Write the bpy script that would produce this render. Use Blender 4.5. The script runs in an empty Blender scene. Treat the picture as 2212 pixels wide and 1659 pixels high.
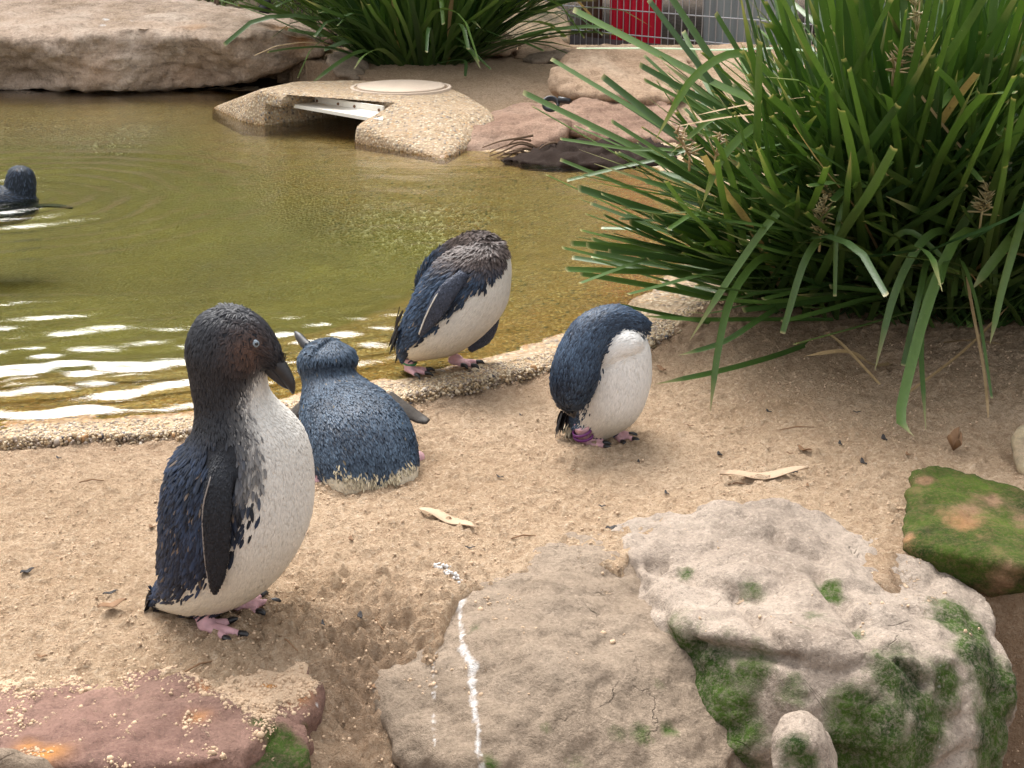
import bpy, bmesh, math, random
import numpy as np
from mathutils import Vector, Matrix
from mathutils.kdtree import KDTree
from mathutils.bvhtree import BVHTree

R = math.radians
scene = bpy.context.scene
C = scene.collection
rng = np.random.default_rng(7)
random.seed(7)

# ------------------------------------------------------------------ camera, sky, sun, exposure
F, YH, H = 3000.0, -250.0, 0.707            # focal length and horizon row of the photo (2212 x 1659 grid), eye height
PITCH = math.atan((829.5 - YH) / F)
CP, SP = math.cos(PITCH), math.sin(PITCH)
cam = bpy.data.cameras.new('camera')
cam_o = bpy.data.objects.new('camera', cam)
C.objects.link(cam_o)
cam_o.location = (0, 0, H)
cam_o.rotation_euler = (R(90) - PITCH, 0, 0)
cam.sensor_width = 36
cam.lens = F / 2212 * 36
cam.clip_start = 0.05
cam.clip_end = 500
scene.camera = cam_o

SUN_EL, SUN_ROT = R(58), R(-22)
world = bpy.data.worlds.new('World')
scene.world = world
world.use_nodes = True
wn = world.node_tree.nodes
wl = world.node_tree.links
bg = wn['Background']
sky = wn.new('ShaderNodeTexSky')
sky.sky_type = 'NISHITA'
sky.sun_disc = False
sky.sun_elevation = SUN_EL
sky.sun_rotation = SUN_ROT
sky.dust_density = 6
sky.air_density = 1.2
hs = wn.new('ShaderNodeHueSaturation')
hs.inputs['Saturation'].default_value = 0.16
wl.new(sky.outputs[0], hs.inputs['Color'])
wl.new(hs.outputs[0], bg.inputs['Color'])
bg.inputs['Strength'].default_value = 0.15

sl = bpy.data.lights.new('sun', 'SUN')
sl.energy = 0.8
sl.angle = R(42)
sl.color = (1, 0.97, 0.92)
so = bpy.data.objects.new('sun', sl)
C.objects.link(so)
so.rotation_euler = (R(90) - SUN_EL, 0, R(180) - SUN_ROT)   # light comes from beyond the pool, a little left

scene.view_settings.view_transform = 'Standard'
scene.view_settings.look = 'None'
scene.view_settings.exposure = 1.48
scene.view_settings.gamma = 1
scene.view_settings.use_curve_mapping = False
scene.cycles.max_bounces = 8
scene.cycles.transparent_max_bounces = 16

# ------------------------------------------------------------------ helpers
def ray(u, v):
    x = (u - 1106) / F
    y = -(v - 829.5) / F
    return Vector((x, CP + y * SP, -SP + y * CP))

def G(u, v, z=0.0):                          # photo pixel to the point at height z
    d = ray(u, v)
    t = (z - H) / d.z
    return Vector((d.x * t, d.y * t, z))

def Q(u, v, Y):                              # photo pixel to the point at distance Y
    d = ray(u, v)
    t = Y / d.y
    return Vector((d.x * t, Y, H + d.z * t))

_pr = np.random.default_rng(3)
_perm = _pr.permutation(512)
_perm = np.concatenate([_perm, _perm, _perm])
_grad = _pr.normal(size=(512, 3))
_grad /= np.linalg.norm(_grad, axis=1)[:, None]

def pn(p):
    p = np.asarray(p, float)
    i = np.floor(p).astype(int)
    f = p - i
    i &= 511
    w = f * f * f * (f * (f * 6 - 15) + 10)
    out = 0
    for dx in (0, 1):
        for dy in (0, 1):
            for dz in (0, 1):
                h = _perm[_perm[_perm[(i[:, 0] + dx) & 511] + ((i[:, 1] + dy) & 511)] + ((i[:, 2] + dz) & 511)]
                g = _grad[h]
                dd = (f[:, 0] - dx) * g[:, 0] + (f[:, 1] - dy) * g[:, 1] + (f[:, 2] - dz) * g[:, 2]
                wx = w[:, 0] if dx else 1 - w[:, 0]
                wy = w[:, 1] if dy else 1 - w[:, 1]
                wz = w[:, 2] if dz else 1 - w[:, 2]
                out = out + dd * wx * wy * wz
    return out

def fbm(p, o=4, g=0.5):
    p = np.asarray(p, float)
    a, s, r = 1.0, 0, 0
    for k in range(o):
        s = s + a * pn(p * 2 ** k + 17.3 * k)
        a *= g
    return s

def ss(a, b, x):
    t = np.clip((x - a) / (b - a), 0, 1)
    return t * t * (3 - 2 * t)

def tag(o, label=None, cat=None, group=None, kind=None):
    if label: o['label'] = label
    if cat: o['category'] = cat
    if group: o['group'] = group
    if kind: o['kind'] = kind
    return o

def empty(name, loc=(0, 0, 0)):
    o = bpy.data.objects.new(name, None)
    o.empty_display_size = 0.05
    o.location = loc
    C.objects.link(o)
    return o

def mesh_data(name, verts, faces, mat=None, attrs=None, cols=None, smooth=True):
    """verts (n,3); faces list of tuples or int array (m,k)"""
    me = bpy.data.meshes.new(name)
    verts = np.asarray(verts, np.float32)
    if isinstance(faces, np.ndarray):
        m, k = faces.shape
        me.vertices.add(len(verts))
        me.vertices.foreach_set('co', verts.ravel())
        me.loops.add(m * k)
        me.loops.foreach_set('vertex_index', faces.astype(np.int32).ravel())
        me.polygons.add(m)
        me.polygons.foreach_set('loop_start', np.arange(0, m * k, k, dtype=np.int32))
        me.polygons.foreach_set('loop_total', np.full(m, k, np.int32))
        me.update(calc_edges=True)
        me.validate()
    else:
        me.from_pydata([tuple(map(float, v)) for v in verts], [], faces)
        me.update()
    if attrs:
        for n, a in attrs.items():
            at = me.attributes.new(n, 'FLOAT', 'POINT')
            at.data.foreach_set('value', np.asarray(a, np.float32).ravel())
    if cols is not None:
        at = me.color_attributes.new('Col', 'FLOAT_COLOR', 'POINT')
        cc = np.ones((len(verts), 4), np.float32)
        cc[:, :3] = cols
        at.data.foreach_set('color', cc.ravel())
    if smooth:
        me.polygons.foreach_set('use_smooth', np.ones(len(me.polygons), bool))
    if mat:
        me.materials.append(mat)
    return me

def link(name, me, parent=None, loc=None):
    o = bpy.data.objects.new(name, me)
    C.objects.link(o)
    if parent is not None:
        o.parent = parent
        o.location = -Vector(parent.location)      # data is in world space
    if loc is not None:
        o.location = loc
    return o

def mobj(name, verts, faces, mat=None, parent=None, **k):
    return link(name, mesh_data(name, verts, faces, mat, **k), parent)

def grid_faces(nx, ny):
    i = np.arange(nx * ny).reshape(ny, nx)
    return np.stack([i[:-1, :-1].ravel(), i[:-1, 1:].ravel(), i[1:, 1:].ravel(), i[1:, :-1].ravel()], 1)

def polydist(P, poly):
    """signed distance to a closed polygon, positive inside"""
    poly = np.asarray(poly, float)
    d = np.full(len(P), 1e9)
    ins = np.zeros(len(P), bool)
    n = len(poly)
    for k in range(n):
        a, b = poly[k], poly[(k + 1) % n]
        ab = b - a
        t = np.clip(((P - a) @ ab) / (ab @ ab), 0, 1)
        q = a + t[:, None] * ab
        d = np.minimum(d, np.hypot(*(P - q).T))
        c = ((a[1] > P[:, 1]) != (b[1] > P[:, 1]))
        with np.errstate(divide='ignore', invalid='ignore'):
            xi = (b[0] - a[0]) * (P[:, 1] - a[1]) / (b[1] - a[1] + 1e-12) + a[0]
        ins ^= c & (P[:, 0] < xi)
    return np.where(ins, d, -d)

def smooth_poly(pts, n=8):
    pts = np.asarray(pts, float)
    m = len(pts)
    out = []
    for k in range(m):
        p0, p1, p2, p3 = pts[k - 1], pts[k], pts[(k + 1) % m], pts[(k + 2) % m]
        for t in np.linspace(0, 1, n, endpoint=False):
            out.append(0.5 * ((2 * p1) + (-p0 + p2) * t + (2 * p0 - 5 * p1 + 4 * p2 - p3) * t * t + (-p0 + 3 * p1 - 3 * p2 + p3) * t ** 3))
    return np.array(out)

def catmull(pts, n):
    """open curve through rows of pts, n samples"""
    pts = np.asarray(pts, float)
    m = len(pts)
    ext = np.vstack([2 * pts[0] - pts[1], pts, 2 * pts[-1] - pts[-2]])
    ts = np.linspace(0, m - 1, n)
    out = []
    for t in ts:
        k = min(int(t), m - 2)
        f = t - k
        p0, p1, p2, p3 = ext[k], ext[k + 1], ext[k + 2], ext[k + 3]
        out.append(0.5 * ((2 * p1) + (-p0 + p2) * f + (2 * p0 - 5 * p1 + 4 * p2 - p3) * f * f + (-p0 + 3 * p1 - 3 * p2 + p3) * f ** 3))
    return np.array(out)

# ------------------------------------------------------------------ materials
class NT:
    def __init__(s, name):
        s.m = bpy.data.materials.new(name)
        s.m.use_nodes = True
        s.n = s.m.node_tree.nodes
        s.l = s.m.node_tree.links
        s.p = s.n['Principled BSDF']
        s.out = s.n['Material Output']
    def node(s, t, **kw):
        x = s.n.new(t)
        for k, v in kw.items():
            if k.startswith('_'):
                setattr(x, k[1:], v)
        for k, v in kw.items():
            if not k.startswith('_'):
                s.set(x.inputs[k.replace('__', ' ')], v)
        return x
    def set(s, sock, v):
        if isinstance(v, bpy.types.NodeSocket):
            s.l.new(v, sock)
        elif isinstance(v, (tuple, list)) and len(v) == 3 and sock.type == 'RGBA':
            sock.default_value = (*v, 1)
        else:
            sock.default_value = v
    def coord(s):
        return s.node('ShaderNodeTexCoord').outputs['Object']
    def noise(s, scale, detail=4, rough=0.55, vec=None, dist=0.0):
        x = s.node('ShaderNodeTexNoise', Scale=scale, Detail=detail, Roughness=rough, Distortion=dist)
        if vec is not None: s.l.new(vec, x.inputs['Vector'])
        return x.outputs['Fac']
    def ramp(s, fac, stops, interp='LINEAR'):
        x = s.node('ShaderNodeValToRGB')
        x.color_ramp.interpolation = interp
        e = x.color_ramp.elements
        while len(e) < len(stops): e.new(0.5)
        for el, (pos, c) in zip(e, stops):
            el.position = pos
            el.color = (*c, 1) if not isinstance(c, (int, float)) else (c, c, c, 1)
        s.l.new(fac, x.inputs['Fac'])
        return x.outputs['Color']
    def mix(s, fac, a, b, mode='MIX'):
        x = s.node('ShaderNodeMix', _data_type='RGBA', _blend_type=mode)
        s.set(x.inputs[0], fac)
        s.set(x.inputs[6], a)
        s.set(x.inputs[7], b)
        return x.outputs[2]
    def math(s, op, a, b=0.0, clamp=False):
        x = s.node('ShaderNodeMath', _operation=op, _use_clamp=clamp)
        s.set(x.inputs[0], a)
        s.set(x.inputs[1], b)
        return x.outputs[0]
    def attr(s, name):
        return s.node('ShaderNodeAttribute', _attribute_name=name).outputs['Fac']
    def attrc(s, name):
        return s.node('ShaderNodeAttribute', _attribute_name=name).outputs['Color']
    def bump(s, h, strength=0.5, dist=0.01, normal=None):
        x = s.node('ShaderNodeBump', Strength=strength, Distance=dist, Height=h)
        if normal is not None: s.l.new(normal, x.inputs['Normal'])
        return x.outputs['Normal']
    def done(s, color=None, rough=None, normal=None, spec=None, **k):
        if color is not None: s.set(s.p.inputs['Base Color'], color)
        if rough is not None: s.set(s.p.inputs['Roughness'], rough)
        if normal is not None: s.l.new(normal, s.p.inputs['Normal'])
        if spec is not None: s.set(s.p.inputs['Specular IOR Level'], spec)
        for kk, v in k.items():
            s.set(s.p.inputs[kk.replace('__', ' ')], v)
        return s.m

def plain(name, col, rough=0.6, spec=0.4, var=0.15, scale=60):
    t = NT(name)
    n = t.noise(scale, 5)
    c = t.mix(n, tuple(x * (1 - var) for x in col), tuple(min(1, x * (1 + var)) for x in col))
    return t.done(c, rough, t.bump(n, 0.15, 0.003), spec)

def sand_mat():
    t = NT('sand')
    co = t.coord()
    big = t.noise(3.5, 5, 0.6, co)
    mid = t.noise(45, 5, 0.65, co)
    fine = t.noise(420, 4, 0.75, co)
    c = t.ramp(big, [(0.3, (0.48, 0.33, 0.205)), (0.55, (0.60, 0.43, 0.285)), (0.75, (0.66, 0.49, 0.34))])
    c = t.mix(t.math('MULTIPLY', t.ramp(mid, [(0.34, 1.0), (0.5, 0.0)]), 0.45), c, (0.33, 0.21, 0.125))
    c = t.mix(t.math('MULTIPLY', t.ramp(fine, [(0.33, 1.0), (0.48, 0.0)]), 0.55), c, (0.24, 0.14, 0.075))
    c = t.mix(t.math('MULTIPLY', t.ramp(fine, [(0.55, 0.0), (0.7, 1.0)]), 0.5), c, (0.80, 0.63, 0.45))
    g2 = t.noise(170, 5, 0.75, co, 0.4)
    c = t.mix(t.math('MULTIPLY', t.ramp(g2, [(0.36, 1.0), (0.50, 0.0)]), 0.55), c, (0.27, 0.165, 0.09))
    c = t.mix(t.math('MULTIPLY', t.ramp(g2, [(0.54, 0.0), (0.68, 1.0)]), 0.6), c, (0.78, 0.63, 0.47))
    c = t.mix(t.attr('damp'), c, t.mix(0.75, c, (0.19, 0.115, 0.07)))
    speck = t.noise(420, 2, 0.5, co, 0.6)
    c = t.mix(t.ramp(speck, [(0.70, 0.0), (0.74, 0.7)]), c, (0.07, 0.045, 0.035))
    mul = t.noise(30, 6, 0.7, co)
    c = t.mix(t.attr('mulch'), c, t.ramp(mul, [(0.3, (0.03, 0.022, 0.016)), (0.6, (0.12, 0.085, 0.06)), (0.8, (0.22, 0.17, 0.12))]))
    hgt = t.math('ADD', t.math('ADD', t.math('MULTIPLY', mid, 1.1), t.math('MULTIPLY', g2, 0.9)), t.math('MULTIPLY', fine, 0.6))
    return t.done(c, 0.95, t.bump(hgt, 1.0, 0.009), 0.15)

def aggregate_mat(name, warm=0.0):
    """exposed pebble concrete"""
    t = NT(name)
    co = t.coord()
    vo = t.node('ShaderNodeTexVoronoi', Scale=125.0, Randomness=1.0)
    t.l.new(co, vo.inputs['Vector'])
    sep = t.node('ShaderNodeSeparateColor')
    t.l.new(vo.outputs['Color'], sep.inputs[0])
    peb = t.ramp(sep.outputs[0], [(0.0, (0.055, 0.05, 0.05)), (0.09, (0.26, 0.17, 0.09)), (0.28, (0.36, 0.27, 0.165)), (0.5, (0.47, 0.365, 0.23)), (0.68, (0.40, 0.235, 0.10)), (0.8, (0.54, 0.46, 0.345)), (0.93, (0.25, 0.225, 0.20))], 'CONSTANT')
    d = vo.outputs['Distance']
    grout = t.ramp(d, [(0.36, 0.0), (0.62, 1.0)])
    c = t.mix(t.math('MULTIPLY', grout, 0.8), peb, (0.27, 0.19, 0.115))
    big = t.noise(5, 5, 0.6, co)
    c = t.mix(t.math('MULTIPLY', t.ramp(big, [(0.45, 0.0), (0.7, 1.0)]), 0.5), c, (0.36, 0.245, 0.14))
    alg = t.noise(4, 6, 0.65, co)
    algc = t.ramp(alg, [(0.3, (0.044, 0.043, 0.004)), (0.55, (0.088, 0.084, 0.010)), (0.75, (0.16, 0.155, 0.026))])
    algc = t.mix(0.24, algc, t.mix(0.25, c, (0.2, 0.16, 0.02)))
    c = t.mix(t.attr('algae'), c, algc)
    wet = t.attr('wet')
    c = t.mix(t.math('MULTIPLY', wet, t.math('SUBTRACT', 1.0, t.attr('algae'))), c, t.mix(1.0, c, (0.74, 0.59, 0.37), 'MULTIPLY'))
    dust = t.math('MULTIPLY', t.math('SUBTRACT', 1.0, wet), t.ramp(t.noise(18, 6, 0.7, co), [(0.35, 0.03), (0.65, 0.45)]))
    c = t.mix(dust, c, (0.44, 0.33, 0.22))
    rough = t.math('SUBTRACT', 0.75, t.math('MULTIPLY', wet, 0.35))
    return t.done(c, rough, t.bump(t.ramp(d, [(0.1, 1.0), (0.7, 0.0)]), 0.7, 0.004), 0.35)

def rock_mat(name, c1, c2, c3, moss=(0.035, 0.08, 0.012), grain=260, strata=0.25, bump=0.7):
    """sandstone: broad tints, bedding, grain; attributes moss, guano, sandy, stain lay growth and dirt over it"""
    t = NT(name)
    co = t.coord()
    big = t.noise(5.5, 6, 0.62, co, 0.4)
    c = t.ramp(big, [(0.28, c1), (0.5, c2), (0.72, c3)])
    mp = t.node('ShaderNodeMapping')
    t.l.new(co, mp.inputs['Vector'])
    mp.inputs['Scale'].default_value = (2.2, 2.2, 14)
    mp.inputs['Rotation'].default_value = (0.15, 0.1, 0)
    st = t.noise(3.0, 6, 0.7, mp.outputs[0], 0.6)
    c = t.mix(t.math('MULTIPLY', t.ramp(st, [(0.38, 1.0), (0.52, 0.0)]), strata), c, tuple(x * 0.45 for x in c1))
    mid = t.noise(38, 6, 0.7, co)
    c = t.mix(t.math('MULTIPLY', t.ramp(mid, [(0.35, 1.0), (0.5, 0.0)]), 0.4), c, tuple(x * 0.5 for x in c1))
    fine = t.noise(grain, 4, 0.8, co)
    c = t.mix(t.math('MULTIPLY', t.ramp(fine, [(0.32, 1.0), (0.47, 0.0)]), 0.55), c, tuple(x * 0.4 for x in c1))
    c = t.mix(t.math('MULTIPLY', t.ramp(fine, [(0.53, 0.0), (0.7, 1.0)]), 0.45), c, tuple(min(0.8, x * 1.35) for x in c3))
    cn = t.noise(4.5, 5, 0.55, co, 1.2)
    crack = t.ramp(t.math('ABSOLUTE', t.math('SUBTRACT', cn, 0.5)), [(0.0, 1.0), (0.007, 0.0)])
    crack = t.math('MULTIPLY', crack, t.ramp(t.noise(9, 2, 0.5, co), [(0.52, 0.0), (0.64, 1.0)]))
    c = t.mix(t.math('MULTIPLY', crack, 0.14), c, tuple(x * 0.25 for x in c1))
    stn = t.attr('stain')
    c = t.mix(t.math('MULTIPLY', stn, t.ramp(mid, [(0.3, 0.7), (0.6, 1.0)]), True), c, t.mix(fine, (0.36, 0.145, 0.03), (0.52, 0.24, 0.06)))
    mo = t.attr('moss')
    mosn = t.math('ADD', mo, t.math('MULTIPLY', t.math('SUBTRACT', t.noise(30, 9, 0.8, co), 0.5), 1.7))
    mfac = t.math('MULTIPLY', t.ramp(mosn, [(0.24, 0.0), (0.60, 1.0)]), t.ramp(fine, [(0.30, 0.35), (0.52, 1.0)]))
    mfac = t.math('MULTIPLY', mfac, t.ramp(mo, [(0.03, 0.0), (0.2, 1.0)]))
    mc = t.mix(t.ramp(t.noise(14, 7, 0.7, co), [(0.35, 0.0), (0.65, 1.0)]), tuple(x * 0.28 for x in moss), (moss[0] * 2.1, moss[1] * 1.55, moss[2] * 1.4))
    mc = t.mix(t.math('MULTIPLY', t.ramp(t.noise(120, 4, 0.7, co), [(0.5, 0.0), (0.7, 1.0)]), 0.5), mc, tuple(x * 0.6 for x in c2))
    mc = t.mix(t.math('MULTIPLY', fine, 0.5), mc, tuple(x * 0.4 for x in moss))
    c = t.mix(mfac, c, mc)
    gu = t.attr('guano')
    gn = t.math('ADD', gu, t.math('MULTIPLY', t.math('SUBTRACT', t.noise(60, 5, 0.7, co), 0.5), 0.9))
    c = t.mix(t.math('MULTIPLY', t.ramp(gn, [(0.32, 0.0), (0.75, 1.0)]), t.ramp(fine, [(0.35, 0.45), (0.55, 0.95)])), c, t.mix(fine, (0.42, 0.40, 0.385), (0.72, 0.70, 0.68)))
    sa = t.attr('sandy')
    sn = t.noise(70, 7, 0.78, co)
    sf = t.math('ADD', sa, t.math('MULTIPLY', t.math('SUBTRACT', sn, 0.5), 2.2))
    sfac = t.math('MULTIPLY', t.ramp(sf, [(0.5, 0.0), (0.6, 1.0)]), t.ramp(sa, [(0.02, 0.0), (0.12, 1.0)]))
    c = t.mix(sfac, c, t.mix(fine, (0.30, 0.20, 0.125), (0.66, 0.49, 0.34)))
    h = t.math('ADD', t.math('MULTIPLY', mid, 1.0), t.math('MULTIPLY', fine, 0.35))
    h = t.math('ADD', h, t.math('MULTIPLY', sfac, 0.5))
    h = t.math('SUBTRACT', h, t.math('MULTIPLY', crack, 0.35))
    return t.done(c, 0.92, t.bump(h, bump, 0.008), 0.2)

def leaf_mat(name, dark, light, trans=0.16, rough=0.42):
    t = NT(name)
    co = t.coord()
    at = t.attr('tone')
    c = t.mix(at, dark, light)
    n = t.noise(160, 4, 0.6, co)
    c = t.mix(t.math('MULTIPLY', n, 0.4), c, tuple(x * 0.4 for x in dark))
    tip = t.attr('tip')
    c = t.mix(tip, c, (0.42, 0.36, 0.18))
    dry = t.attr('dry')
    c = t.mix(dry, c, t.mix(n, (0.26, 0.16, 0.075), (0.5, 0.36, 0.2)))
    sp = t.noise(330, 2, 0.5, co)
    c = t.mix(t.ramp(sp, [(0.73, 0.0), (0.77, 0.5)]), c, (0.4, 0.36, 0.26))
    t.done(c, rough, None, 0.45)
    tr = t.node('ShaderNodeBsdfTranslucent', Color=t.mix(1.0, c, (1.2, 1.35, 0.6), 'MULTIPLY'))
    mx = t.node('ShaderNodeMixShader', Fac=trans)
    t.l.new(t.p.outputs[0], mx.inputs[1])
    t.l.new(tr.outputs[0], mx.inputs[2])
    t.l.new(mx.outputs[0], t.out.inputs['Surface'])
    return t.m

def col_mat(name, rough=0.5, spec=0.4, bump_scale=None, sheen=0.0):
    t = NT(name)
    c = t.attrc('Col')
    nm = None
    if bump_scale:
        n = t.noise(bump_scale, 4, 0.7, t.coord())
        c = t.mix(t.math('MULTIPLY', n, 0.35), c, t.mix(1.0, c, (0.5, 0.5, 0.5), 'MULTIPLY'))
        nm = t.bump(n, 0.35, 0.002)
    t.done(c, rough, nm, spec)
    if sheen:
        t.p.inputs['Sheen Weight'].default_value = sheen
    return t.m

def water_mat():
    t = NT('pool_water')
    co = t.coord()
    mp = t.node('ShaderNodeMapping')
    t.l.new(co, mp.inputs['Vector'])
    mp.inputs['Scale'].default_value = (0.5, 1.5, 1)
    mp.inputs['Rotation'].default_value = (0, 0, 0.15)
    n1 = t.noise(26, 5, 0.6, mp.outputs[0], 0.3)
    n2 = t.noise(90, 2, 0.5, co)
    n3 = t.noise(75, 4, 0.65, mp.outputs[0], 0.5)
    h = t.math('ADD', t.math('ADD', n1, t.math('MULTIPLY', n3, 0.22)), t.math('MULTIPLY', n2, 0.08))
    nm = t.bump(h, 0.24, 0.006)
    fr = t.node('ShaderNodeFresnel', IOR=1.5)
    t.l.new(nm, fr.inputs['Normal'])
    gl = t.node('ShaderNodeBsdfGlossy', Color=(1, 1, 1), Roughness=0.015)
    t.l.new(nm, gl.inputs['Normal'])
    tr = t.node('ShaderNodeBsdfTransparent', Color=(0.87, 0.89, 0.66))
    mx = t.node('ShaderNodeMixShader', Fac=fr.outputs[0])
    t.l.new(tr.outputs[0], mx.inputs[1])
    t.l.new(gl.outputs[0], mx.inputs[2])
    t.l.new(mx.outputs[0], t.out.inputs['Surface'])
    t.n.remove(t.p)
    return t.m

MAT = {}
MAT['sand'] = sand_mat()
def crumb_mat():
    t = NT('sand_crumb')
    n = t.noise(300, 3, 0.7, t.coord())
    c = t.mix(n, (0.36, 0.245, 0.155), (0.62, 0.46, 0.32))
    return t.done(c, 0.95, None, 0.1)
MAT['crumb'] = crumb_mat()
MAT['agg'] = aggregate_mat('pebble_concrete')
MAT['water'] = water_mat()
MAT['slab'] = rock_mat('pale_sandstone', (0.28, 0.20, 0.135), (0.41, 0.31, 0.235), (0.50, 0.41, 0.33), grain=110, strata=0.45, bump=1.0)
MAT['tan'] = rock_mat('tan_sandstone', (0.28, 0.18, 0.11), (0.39, 0.27, 0.18), (0.48, 0.36, 0.255), grain=120)
MAT['red'] = rock_mat('red_sandstone', (0.17, 0.10, 0.07), (0.29, 0.185, 0.13), (0.38, 0.265, 0.195), grain=150)
MAT['lichen'] = rock_mat('lichen_sandstone', (0.26, 0.2, 0.12), (0.40, 0.33, 0.2), (0.44, 0.40, 0.30), moss=(0.26, 0.25, 0.18), grain=150)
MAT['pinkgrey'] = rock_mat('pink_grey_sandstone', (0.235, 0.185, 0.145), (0.335, 0.27, 0.215), (0.42, 0.35, 0.285), grain=230, strata=0.2, bump=0.8)
MAT['brown'] = rock_mat('brown_sandstone', (0.175, 0.13, 0.092), (0.25, 0.19, 0.138), (0.32, 0.25, 0.187), grain=230, strata=0.2, bump=0.9)
MAT['purple'] = rock_mat('purple_sandstone', (0.13, 0.075, 0.06), (0.20, 0.115, 0.09), (0.27, 0.165, 0.125), grain=300, bump=0.7)
MAT['mossy'] = rock_mat('mossy_sandstone', (0.13, 0.075, 0.04), (0.20, 0.12, 0.065), (0.28, 0.18, 0.11), moss=(0.04, 0.085, 0.010), grain=230)
MAT['soil'] = plain('dark_soil', (0.026, 0.017, 0.013), 0.95, 0.12, 0.8, 90)
MAT['leaf'] = leaf_mat('strap_leaf', (0.026, 0.066, 0.016), (0.125, 0.215, 0.042))
MAT['feathery'] = leaf_mat('feathery_leaf', (0.05, 0.11, 0.02), (0.20, 0.30, 0.05), 0.3)
MAT['treeleaf'] = leaf_mat('tree_leaf', (0.03, 0.07, 0.015), (0.10, 0.17, 0.03), 0.3)
MAT['bark'] = plain('bark', (0.14, 0.10, 0.07), 0.9, 0.2, 0.5, 25)
MAT['root'] = plain('root', (0.15, 0.095, 0.06), 0.85, 0.2, 0.3, 90)
MAT['feather'] = col_mat('feathers', 0.46, 0.24)
MAT['skin'] = col_mat('penguin_skin', 0.55, 0.25, 500)
MAT['bill'] = plain('bill', (0.018, 0.017, 0.019), 0.38, 0.5, 0.5, 150)
MAT['claw'] = plain('claw', (0.014, 0.013, 0.014), 0.35, 0.5, 0.4, 200)
MAT['eye'] = plain('iris', (0.20, 0.25, 0.29), 0.12, 0.6, 0.2, 400)
MAT['pupil'] = plain('pupil', (0.006, 0.006, 0.008), 0.08, 0.7, 0.1, 50)
MAT['green_band'] = plain('green_plastic', (0.03, 0.17, 0.05), 0.35, 0.5)
MAT['purple_band'] = plain('purple_plastic', (0.13, 0.02, 0.13), 0.35, 0.5)
MAT['cream_metal'] = plain('cream_painted_metal', (0.72, 0.67, 0.58), 0.5, 0.4, 0.15, 18)
MAT['lid'] = plain('concrete_lid', (0.56, 0.45, 0.35), 0.8, 0.25, 0.15, 40)
MAT['rust'] = plain('rusty_screw', (0.16, 0.08, 0.04), 0.7, 0.3)
MAT['black'] = plain('black_plastic', (0.012, 0.013, 0.016), 0.32, 0.5)
MAT['wire'] = plain('galvanised_wire', (0.42, 0.42, 0.44), 0.4, 0.5)
MAT['redcloth'] = plain('red_cloth', (0.55, 0.012, 0.035), 0.75, 0.2, 0.2, 20)
MAT['greycloth'] = plain('grey_panel', (0.26, 0.29, 0.29), 0.7, 0.3, 0.15, 8)
MAT['deadleaf'] = plain('dead_leaf', (0.20, 0.11, 0.055), 0.7, 0.3, 0.5, 80)
MAT['paleleaf'] = plain('pale_dead_leaf', (0.42, 0.30, 0.2), 0.75, 0.3, 0.3, 80)
MAT['char'] = plain('dark_chip', (0.03, 0.026, 0.025), 0.7, 0.3, 0.4, 80)
MAT['pebble'] = []
for i, c in enumerate([(0.52, 0.42, 0.29), (0.44, 0.32, 0.19), (0.42, 0.24, 0.11), (0.27, 0.21, 0.16), (0.62, 0.55, 0.45), (0.06, 0.055, 0.06)]):
    MAT['pebble'].append(plain('pebble_tint', c, 0.5, 0.4, 0.25, 200))
def skirt_mat():
    t = NT('shade_mesh')
    c = t.mix(t.noise(14, 4), (0.10, 0.09, 0.095), (0.19, 0.17, 0.175))
    t.done(c, 0.8, None, 0.2)
    t.p.inputs['Alpha'].default_value = 0.72
    return t.m
MAT['skirt'] = skirt_mat()

# ------------------------------------------------------------------ the pool outline (water line and outer edge of the pebble rim)
ZW = 0.012
W_px = [(-260, 935), (0, 921), (200, 908), (400, 893), (560, 868), (700, 840), (860, 812), (1000, 785), (1120, 752), (1230, 712), (1330, 668), (1400, 625), (1470, 575)]
W_pts = [G(u, v, ZW).xy for u, v in W_px]
W_pts += [Vector(p) for p in [(0.46, 2.86), (0.50, 3.1), (0.44, 3.4), (0.34, 3.62), (0.12, 3.80), (-0.15, 3.86), (-0.40, 4.25), (-0.75, 4.85), (-1.05, 5.06), (-1.9, 5.12), (-2.6, 5.0), (-3.0, 4.2), (-3.0, 3.0), (-2.4, 2.1), (-1.5, 1.8)]]
W_poly = smooth_poly([tuple(p) for p in W_pts], 4)
O_px = [(-260, 985), (0, 974), (200, 966), (400, 957), (560, 932), (700, 912), (860, 884), (1000, 852), (1120, 826), (1230, 806), (1340, 778), (1460, 738), (1560, 690), (1660, 620)]
O_pts = [G(u, v, 0).xy for u, v in O_px]
O_pts += [Vector(p) for p in [(0.66, 2.95), (0.68, 3.3), (0.6, 3.7), (0.4, 4.0), (0.0, 4.05), (-0.3, 4.35), (-0.7, 5.0), (-1.05, 5.2), (-1.9, 5.25), (-2.75, 5.1), (-3.15, 4.2), (-3.15, 2.9), (-2.5, 2.0), (-1.55, 1.70)]]
O_poly = smooth_poly([tuple(p) for p in O_pts], 4)

def spaced(*segs):
    out = []
    for a, b, st in segs:
        n = max(1, int(round((b - a) / st)))
        out += list(np.linspace(a, b, n, endpoint=False))
    out.append(segs[-1][1])
    return np.array(out)

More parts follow.
